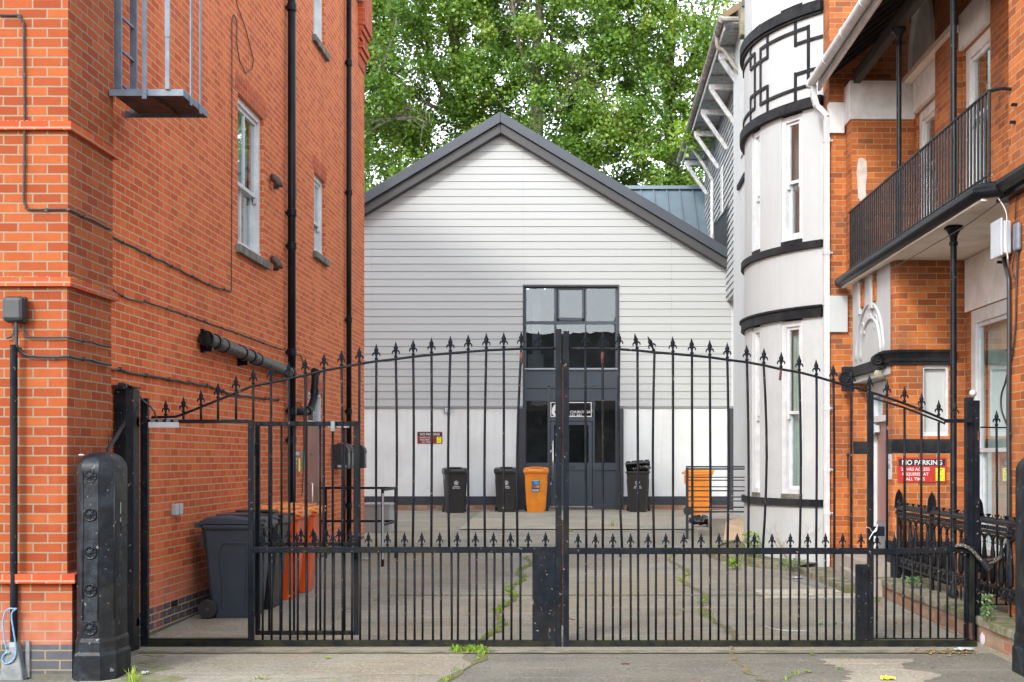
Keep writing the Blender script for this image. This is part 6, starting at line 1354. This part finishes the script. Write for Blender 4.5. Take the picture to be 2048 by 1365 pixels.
PB = thing('planter_box', 'pale grey box by the far end of the brick wall', 'box', (-4.1, 24.8, .28)); q = MB(); q.box(-4.36, -3.86, 24.5, 25.0, gz(24.5) - .01, .80); q.build('body', mat('grey box', (.30, .30, .30), .8, (.22, .22, .21), 3), PB, bevel=.01)
q = MB(); q.box(-4.38, -3.84, 24.48, 25.02, .801, .84); q.build('lid', mat('grey box lid', (.36, .36, .36), .8, (.30, .30, .29), 3), PB)
D0 = 23.2; X0, X1 = gx2(1372, D0) + .02, gx2(1496, D0)
bars = [('post', (X0, D0, gz(D0)), (X0, D0, gz2(936, D0)), .05)] + [('rail', (X0 - .02, D0, gz2(y, D0)), (X1, D0, gz2(y, D0)), w_) for y, w_ in ((934, .03), (938.5, .03), (955, .02), (961, .02), (974, .02), (982, .025), (994.5, .022), (1002.5, .02), (1015, .028), (1024, .032))] + [('post', (X1 - .02, D0, gz(D0)), (X1 - .02, D0, gz2(936, D0)), .05)]
frame_thing('step_railing', 'black railing of thin horizontal bars beside the concrete steps', 'railing', bars, 'slate_dark', base=(X0, D0, .2))
ST_ = thing('concrete_steps', 'two pale concrete steps against the white bow-fronted building', 'steps', (2.3, 24, .2))
def pz2(py, D): return gz2(py, D)
q = MB(); q.box(gx2(1396, 24), gx2(1424, 24), 24.0, 25.1, gz(24) - .02, pz2(1059, 24)); q.build('step', 'step', ST_, bevel=.01)
q = MB(); q.box(gx2(1424, 24) + .002, 2.96, 23.95, 26.2, gz(24) - .02, pz2(1037, 24)); q.build('step', 'step', ST_, bevel=.01)
CB = thing('cardboard_box', 'flattened brown cardboard box leaning by the steps', 'box', (2.6, 22.9, .2))
a, b_, c, d = P(1452, 1044, 22.9), P(1447, 1080, 22.4), P(1492, 1088, 22.3), P(1496, 1058, 22.8); e, f_ = P(1494, 1034, 23.5), P(1462, 1040, 23.5)
q = MB(); q.add([a, b_, c, d], [(0, 1, 2, 3)]); q.add([v + Vector((0, .03, -.01)) for v in (a, b_, c, d)], [(3, 2, 1, 0)]); q.build('side', 'cardboard', CB)
q = MB(); q.add([a + Vector((.002, 0, .003)), d + Vector((0, 0, .003)), e, f_], [(0, 1, 2, 3)]); q.add([v + Vector((0, 0, -.02)) for v in (a, d, e, f_)], [(3, 2, 1, 0)]); q.build('flap', 'cardboard', CB)
# cardboard beside the orange bins
CB2 = thing('cardboard_box', 'folded brown cardboard wedged behind the orange bins near the brown door', 'box', (-3.5, 16.2, .1))
q = MB(); q.bar(P(612, 1126, 16.2), P(620, 1182, 16.0), .12, .03); q.bar(P(618, 1122, 16.3), P(618, 1180, 16.2), .10, .03); q.build('sheet', mat('pink cardboard', (.42, .22, .17), .8, (.30, .15, .12), 8), CB2)
q = MB(); q.bar(P(604, 1118, 16.2), P(626, 1116, 16.1), .03, .10); q.build('flap', 'cardboard', CB2)
q = MB(); q.box(gx2(603, 16), gx2(611, 16), 15.98, 16.0, gz2(1172, 16), gz2(1150, 16)); q.build('label_sheet', 'paper', CB2)
# kerbs and slabs on the right
q = MB(); rings = []
for i in range(15):
    ph = -.6 + 1.38 * i / 14; r0, r1 = BR + .42, BR + .60; p0_, p1_ = bp(ph, r0, 0), bp(ph, r1, 0); g_ = gz(p0_.y)
    rings.append([Vector((p0_.x, p0_.y, g_ - .05)), Vector((p1_.x, p1_.y, g_ - .05)), Vector((p1_.x, p1_.y, g_ + .10)), Vector((p0_.x, p0_.y, g_ + .11))])
q.loft(rings); tag(smooth_auto(q.build('kerb', 'moss')) or bpy.data.objects['kerb'], kind='structure')
q = MB(); rings = []
for i in range(15):
    ph = -.6 + 1.38 * i / 14; p0_, p1_ = bp(ph, BR - .02, 0), bp(ph, BR + .419, 0); rings.append([Vector((p0_.x, p0_.y, gz(p0_.y) + .085)), Vector((p1_.x, p1_.y, gz(p1_.y) + .08))])
q.add([p for r_ in rings for p in r_], [(2 * i, 2 * i + 1, 2 * i + 3, 2 * i + 2) for i in range(14)]); tag(q.build('soil', mat('planting bed soil', (.10, .08, .05), .95, (.16, .14, .08), 8)), kind='structure')
DS = thing('doorstep', 'long worn stone doorstep and kerb leading to the white porch', 'step', (3.2, 16.5, .1))
q = MB(); q.loft([[Vector((3.30 - .06 * (17.3 - y) + .02, y, gz(y) - .05)), Vector((3.62, y, gz(y) - .05)), Vector((3.62, y, gz(y) + .20)), Vector((3.32 - .06 * (17.3 - y) + .0, y, gz(y) + .19))] for y in (14.9, 15.7, 16.5, 17.35)]); q.build('step', 'step', DS, bevel=.012)
q = MB(); q.loft([[Vector((2.86 + .08 * (17.4 - y), y, gz(y) - .05)), Vector((3.31 - .06 * (17.3 - y), y, gz(y) - .05)), Vector((3.31 - .06 * (17.3 - y), y, gz(y) + .085)), Vector((2.87 + .08 * (17.4 - y), y, gz(y) + .08))] for y in (15.2, 16.0, 16.8, 17.5)]); q.build('lower_step', 'moss', DS, bevel=.012)
q = MB(); q.box(3.36, 3.70, 16.3, 17.3, gz(17) + .205, gz(17) + .225); tag(q.build('wood_board', mat('weathered plank', (.30, .20, .12), .8, (.22, .15, .10), 6), matrix=Matrix.Rotation(R(0), 4, 'Z')), 'thin wooden board lying on the stone doorstep', 'board')
q = MB(); q.add([(2.55, 16.9, gz(16.9) + .006), (2.85, 17.0, gz(17) + .006), (3.15, 15.3, gz(15.3) + .006), (2.95, 15.2, gz(15.2) + .006)], [(0, 1, 2, 3)]); tag(q.build('path', mat('grey patch', (.20, .195, .185), .9)), kind='structure')
# drain cover in the pavement
q = MB(); yy = 10.42; q.box(gx2(1243, yy), gx2(1259, yy), yy, yy + .07, gz(yy), gz(yy) + .006); tag(q.build('drain_cover', 'gate_rust'), 'small rusty stopcock cover set in the pavement', 'drain cover')
# ================================================================== weeds, moss and litter
def blades(name, m, spots, kind=None, lab=None, cat=None, hmax=.09):
    """spots: (x, y, radius, count, height)"""
    q = MB(); rr = random.Random(hash(name) % 1000 + len(spots))
    for x, y, rad, n, h in spots:
        for _ in range(n):
            a = rr.uniform(0, 6.28); r_ = rad * rr.random() ** .7; px_, py_ = x + r_ * math.cos(a), y + r_ * math.sin(a) * .8; hh = h * rr.uniform(.4, 1.2); l = rr.uniform(-.6, .6) * hh; l2 = rr.uniform(-.6, .6) * hh; w_ = rr.uniform(.003, .008); b0 = gz(py_) + .002; dx, dy = math.cos(a + 1.3) * w_, math.sin(a + 1.3) * w_
            q.add([(px_ - dx, py_ - dy, b0), (px_ + dx, py_ + dy, b0), (px_ + l * .5 + dx * .8, py_ + l2 * .5 + dy * .8, b0 + hh * .65), (px_ + l * .5 - dx * .8, py_ + l2 * .5 - dy * .8, b0 + hh * .65), (px_ + l, py_ + l2, b0 + hh)], [(0, 1, 2, 3), (3, 2, 4)])
    o = q.build(name, m); tag(o, lab, cat, kind=kind); return o
rr = random.Random(9); S1 = []
y = 9.2
while y < 19.5:
    x = -.93 - (.07 * (11.4 - y) if y < 11.4 else 0) + .06 * math.sin(y * 3.1)
    d = (.35 + .65 * math.sin(y * 2.3 + 1) ** 2) * (1.6 if 13 < y < 17.5 else 1.0) * (.4 if y < 10.6 else 1) * (.25 if y > 18.3 else 1)
    S1.append((x + rr.uniform(-.03, .03), y, .055, int(7 * d * (rr.random() ** 1.5 * 2)), .035)); y += .055
S1 += [(-1.05 + rr.uniform(-.13, .13), 11.1 + rr.uniform(-.05, .07), .07, 26, .055) for _ in range(9)]
y = 12.6
while y < 21.5:
    if math.sin(y * 1.9) > -.25 or y < 14: S1.append((1.28 + .07 * math.sin(y * 2.2) + rr.uniform(-.05, .05), y, .07, int(9 * (1 if y > 13 else .6) * rr.random() ** 1.5), .035))
    y += .07
x = -2.3
while x < 1.1: S1.append((x, 15.03 + rr.uniform(-.02, .02), .03, 3, .02)); x += .06
S1 += [(-.45, 24.9, .18, 60, .09), (.45, 26, .10, 20, .16), (-2.55, 28.5, .16, 30, .06), (-3.45, 9.6, .05, 14, .12), (-3.50, 9.72, .04, 10, .10), (-2.5, 9.75, .06, 12, .03), (2.4, 11.6, .12, 14, .03), (2.9, 13.3, .10, 30, .04), (3.2, 14.5, .12, 30, .06), (-1.9, 9.6, .05, 8, .03), (2.0, 10.2, .06, 10, .03), (1.62, 10.0, .06, 10, .03), (1.5, 9.75, .05, 8, .03)]
blades('grass', 'weed', S1, kind='stuff')
# mossy joint bands below the tufts
tag(strip(lambda y: -.96 - (.07 * (11.4 - y) if y < 11.4 else 0) + .06 * math.sin(y * 3.1), lambda y: -.90 - (.07 * (11.4 - y) if y < 11.4 else 0) + .06 * math.sin(y * 3.1), 8.8, 19.8, .007, 90, jag=.035, seed=31).build('moss', mat('joint moss', (.16, .15, .055), .95, (.07, .08, .03), 12)), kind='stuff')
tag(strip(lambda y: 1.255 + .07 * math.sin(y * 2.2), lambda y: 1.31 + .07 * math.sin(y * 2.2), 8.9, 21.5, .007, 90, jag=.04, seed=32).build('moss', mat('joint moss pale', (.20, .165, .085), .95, (.10, .10, .04), 12)), kind='stuff')
tag(strip(-3.62, lambda y: -3.0 - .5 * (y - 9.3) + .1 * math.sin(y * 13), 9.6, 10.9, .007, 20, jag=.05, seed=33).build('moss', mat('green algae', (.13, .14, .05), .95, (.22, .20, .14), 9)), kind='stuff')
def twocrack(name, pts, w_, m='moss', dz=.008):
    q = MB(); vs = []
    for x, y in pts: vs += [(x, y - w_ / 2, gz(y) + dz), (x, y + w_ / 2, gz(y) + dz)]
    q.add(vs, [(2 * i, 2 * i + 2, 2 * i + 3, 2 * i + 1) for i in range(len(pts) - 1)]); tag(q.build(name, m), kind='structure')
twocrack('joint', [(-2.4 + i * .2, 15.03 + .012 * math.sin(i * 2)) for i in range(28)], .035)
twocrack('joint', [(-.62 + i * .2, 25.22 + .01 * math.sin(i)) for i in range(8)], .05, 'dark')
twocrack('joint', [(-3.9 + i * .3, 10.98 + .01 * math.sin(i * 3)) for i in range(25)], .03, 'dark')
rc = random.Random(77)
for x, y, dx, dy, n in ((-2.6, 12.2, .22, .12, 12), (.2, 16.5, .20, -.10, 10), (-2.9, 9.5, .20, .10, 10), (1.0, 9.3, .12, .13, 10)):
    pts = []
    for _ in range(n): pts.append((x, y)); x += dx * rc.uniform(.4, 1.2); y += dy * rc.uniform(-.3, 1.6)
    twocrack('crack', pts, .007, 'dark')
# weeds along the white building's foot
def bush(name, lab, x, y, z, rx, rz, ncl, per, lm, seed, stems=6, h=.5):
    T_ = thing(name, lab, 'weed', (x, y, z)); q = MB(); r2 = random.Random(seed)
    for k in range(stems):
        a = r2.uniform(0, 6.28); q.tube([(x + .03 * math.cos(a), y + .03 * math.sin(a), z), (x + rx * .4 * math.cos(a), y + rx * .4 * math.sin(a), z + h * .5), (x + rx * .8 * math.cos(a), y + rx * .6 * math.sin(a), z + h * r2.uniform(.7, 1.05))], [.006, .004, .002], 5)
    q.build('stem', mat('stem', (.13, .10, .06), .9) if 'stem' not in M else M['stem'], T_)
    r = np.random.default_rng(seed); n = ncl * per; P0 = np.stack([r.normal(x, rx * .5, n), r.normal(y, rx * .5, n), z + .04 + r.random(n) * rz], 1); size = r.uniform(.010, .024, n) * (1.3 if lm == 'weed' else 1.0)
    nr = r.normal(0, 1, (n, 3)) + np.array([0, -.3, .9]); nr /= np.linalg.norm(nr, axis=1)[:, None]; t = r.normal(0, 1, (n, 3)); t -= nr * (t * nr).sum(1)[:, None]; t /= np.linalg.norm(t, axis=1)[:, None]; b_ = np.cross(nr, t)
    sh = np.array([(-1, 0), (-.2, .55), (1.1, 0), (-.2, -.55)]); V = P0[:, None] + (sh[None, :, 0, None] * t[:, None] + sh[None, :, 1, None] * b_[:, None]) * size[:, None, None]
    me = bpy.data.meshes.new('foliage'); me.from_pydata(V.reshape(-1, 3).tolist(), [], [(4 * i, 4 * i + 1, 4 * i + 2, 4 * i + 3) for i in range(n)]); me.materials.append(M[lm]); link(bpy.data.objects.new('foliage', me), T_); return T_
bush('weed', 'bushy green weed at the foot of the white building, left of the bare twiggy one', gx2(1500, 19.2), 19.0, gz(19) + .0, .16, .42, 10, 30, 'weed', 41, h=.45)
bush('weed', 'tall leafy weed behind the horizontal-barred railing', gx2(1481, 26.5), 26.5, .55, .22, 1.0, 10, 30, 'weed_pale', 42, 9, 1.15)
bush('weed', 'low green weeds along the curved kerb', gx2(1580, 17.1), 17.12, gz(17.3) + .08, .20, .12, 8, 30, 'weed_pale', 43, 4, .12)
bush('weed', 'small grey green weed growing from the coping by the right gate post', gx2(1974, 11.1), 11.1, .28, .06, .20, 6, 30, 'weed_pale', 44, 5, .2)
bush('weed', 'small bright weed in the yard left of the steps', gx2(1468, 17.8), 17.9, gz(18), .10, .12, 6, 25, 'weed', 45, 4, .1)
bush('weed', 'low weeds growing from the coping near the porch corner', gx2(1828, 13.9), 13.9, .29, .10, .08, 6, 30, 'weed_pale', 46, 3, .08)
T_ = thing('dead_weed', 'bare twiggy weed against the white rendered wall', 'weed', (gx2(1580, 17.4), 17.4, .2)); q = MB(); r2 = random.Random(4); bx_, by_ = gx2(1580, 17.45), 17.40
for k in range(16):
    a = r2.uniform(-1.1, 1.1); L_ = r2.uniform(.35, .72); pts = [(bx_, by_, .18), (bx_ + .35 * L_ * math.sin(a), by_ - .02, .18 + .5 * L_), (bx_ + .7 * L_ * math.sin(a) + .03, by_ - .03, .18 + .9 * L_)]; q.tube(pts, [.004, .003, .0015], 4)
    for j in range(3):
        p = Vector(pts[1]).lerp(Vector(pts[2]), r2.random()); q.tube([p, p + Vector((r2.uniform(-.1, .1), 0, r2.uniform(.03, .12)))], [.002, .001], 4)
q.build('twigs', mat('dry stem', (.26, .20, .13), .9), T_)
# fallen leaves and scraps
q = MB(); rr = random.Random(12)
def leaf(x, y, s, z=None):
    a = rr.uniform(0, 6.28); z = gz(y) + .010 if z is None else z; t_ = rr.uniform(-.4, .4)
    q.add([(x + s * r_ * math.cos(a + b_), y + s * r_ * math.sin(a + b_), z + .4 * s * t_ * r_ * math.cos(b_ * 2) + .3 * s * (r_ > .6)) for r_, b_ in ((1, 0), (.45, .5), (.8, 1.2), (.4, 2.0), (.7, 3.1), (.4, 4.2), (.8, 5.0), (.45, 5.8))], [tuple(range(8))])
for _ in range(260): leaf(rr.uniform(-3.2, 3.1), rr.uniform(9.2, 20), rr.uniform(.008, .022))
for _ in range(130): leaf(rr.gauss(3.15, .16), rr.uniform(12.2, 15.4), rr.uniform(.012, .030))
for _ in range(70): leaf(rr.gauss(3.05, .15), rr.gauss(11.05, .10), rr.uniform(.012, .030))
for _ in range(60): leaf(rr.gauss(2.9, .12), rr.uniform(15.3, 17.2), rr.uniform(.012, .028))
for _ in range(60): leaf(rr.uniform(-3.8, -2.8), rr.uniform(17, 23), rr.uniform(.012, .028))
for _ in range(50): leaf(rr.uniform(-4.0, -3.7), rr.uniform(11.8, 13), rr.uniform(.010, .022))
tag(q.build('fallen_leaves', 'leaf_dead'), kind='stuff')
q = MB(); rr = random.Random(13)
for x, y in ((2.3, 12.7), (-2.45, 14.6), (-.1, 12.5), (1.72, 10.05), (1.9, 10.9), (-3.0, 20.4), (-2.2, 10.7), (.9, 13.4), (2.45, 12.75)): leaf(x, y, .05)
tag(q.build('fallen_leaves', 'weed'), kind='stuff')
def litter(lab, x, y, sx_, sy_, m, seed, cat='litter', z=None):
    r2 = random.Random(seed); q = MB(); n = 6; z = (gz(y) + .012) if z is None else z
    vs = [(x + sx_ * (i / n - .5) + r2.uniform(-.1, .1) * sx_, y + sy_ * (j / n - .5) + r2.uniform(-.1, .1) * sy_, z + r2.uniform(0, .025)) for j in range(n + 1) for i in range(n + 1)]
    q.add(vs, [(j * (n + 1) + i, j * (n + 1) + i + 1, (j + 1) * (n + 1) + i + 1, (j + 1) * (n + 1) + i) for j in range(n) for i in range(n)]); tag(q.build('litter', m), lab, cat)
litter('crumpled white paper on the ground by the kerb of the white building', gx2(1591, 16.9), 16.75, .13, .12, 'paper', 1)
litter('bright yellow wrapper lying at the bottom edge of the pavement', gx2(1775, 9.72), 9.72, .10, .07, 'yellow', 2)
litter('small blue and white scrap on the yard beyond the right gate leaf', gx2(1621, 14.9), 14.9, .07, .05, 'box_white', 3)
litter('white scrap on the ground near the guard rail', gx2(732, 19.3), 19.3, .12, .10, 'paper', 4)
litter('tiny white crumpled scrap on the mossy ground beside the left cast iron post', gx2(290, 9.95), 9.95, .045, .05, 'paper', 5)
litter('pale torn plastic scraps under the right end of the gate', gx2(1920, 11.2), 11.1, .16, .08, 'paper', 6)
p = P(1968, 1281, 11.3); blob('plastic_bag', 'crumpled white plastic bag stuffed against the foot of the right gate post', 'bag', (p.x, p.y, p.z), .028, .05, .065, 'paper', 8, amp=.5)
q = MB(); q.tube(smoothpts([(gx2(x, 12.4), yy, gz(yy) + .012) for x, yy in ((1532, 12.6), (1545, 12.35), (1570, 12.25), (1612, 12.22))]), .006, 5); tag(q.build('cable_strip', 'paper'), 'thin white plastic strip curving on the tarmac behind the gate', 'strip')
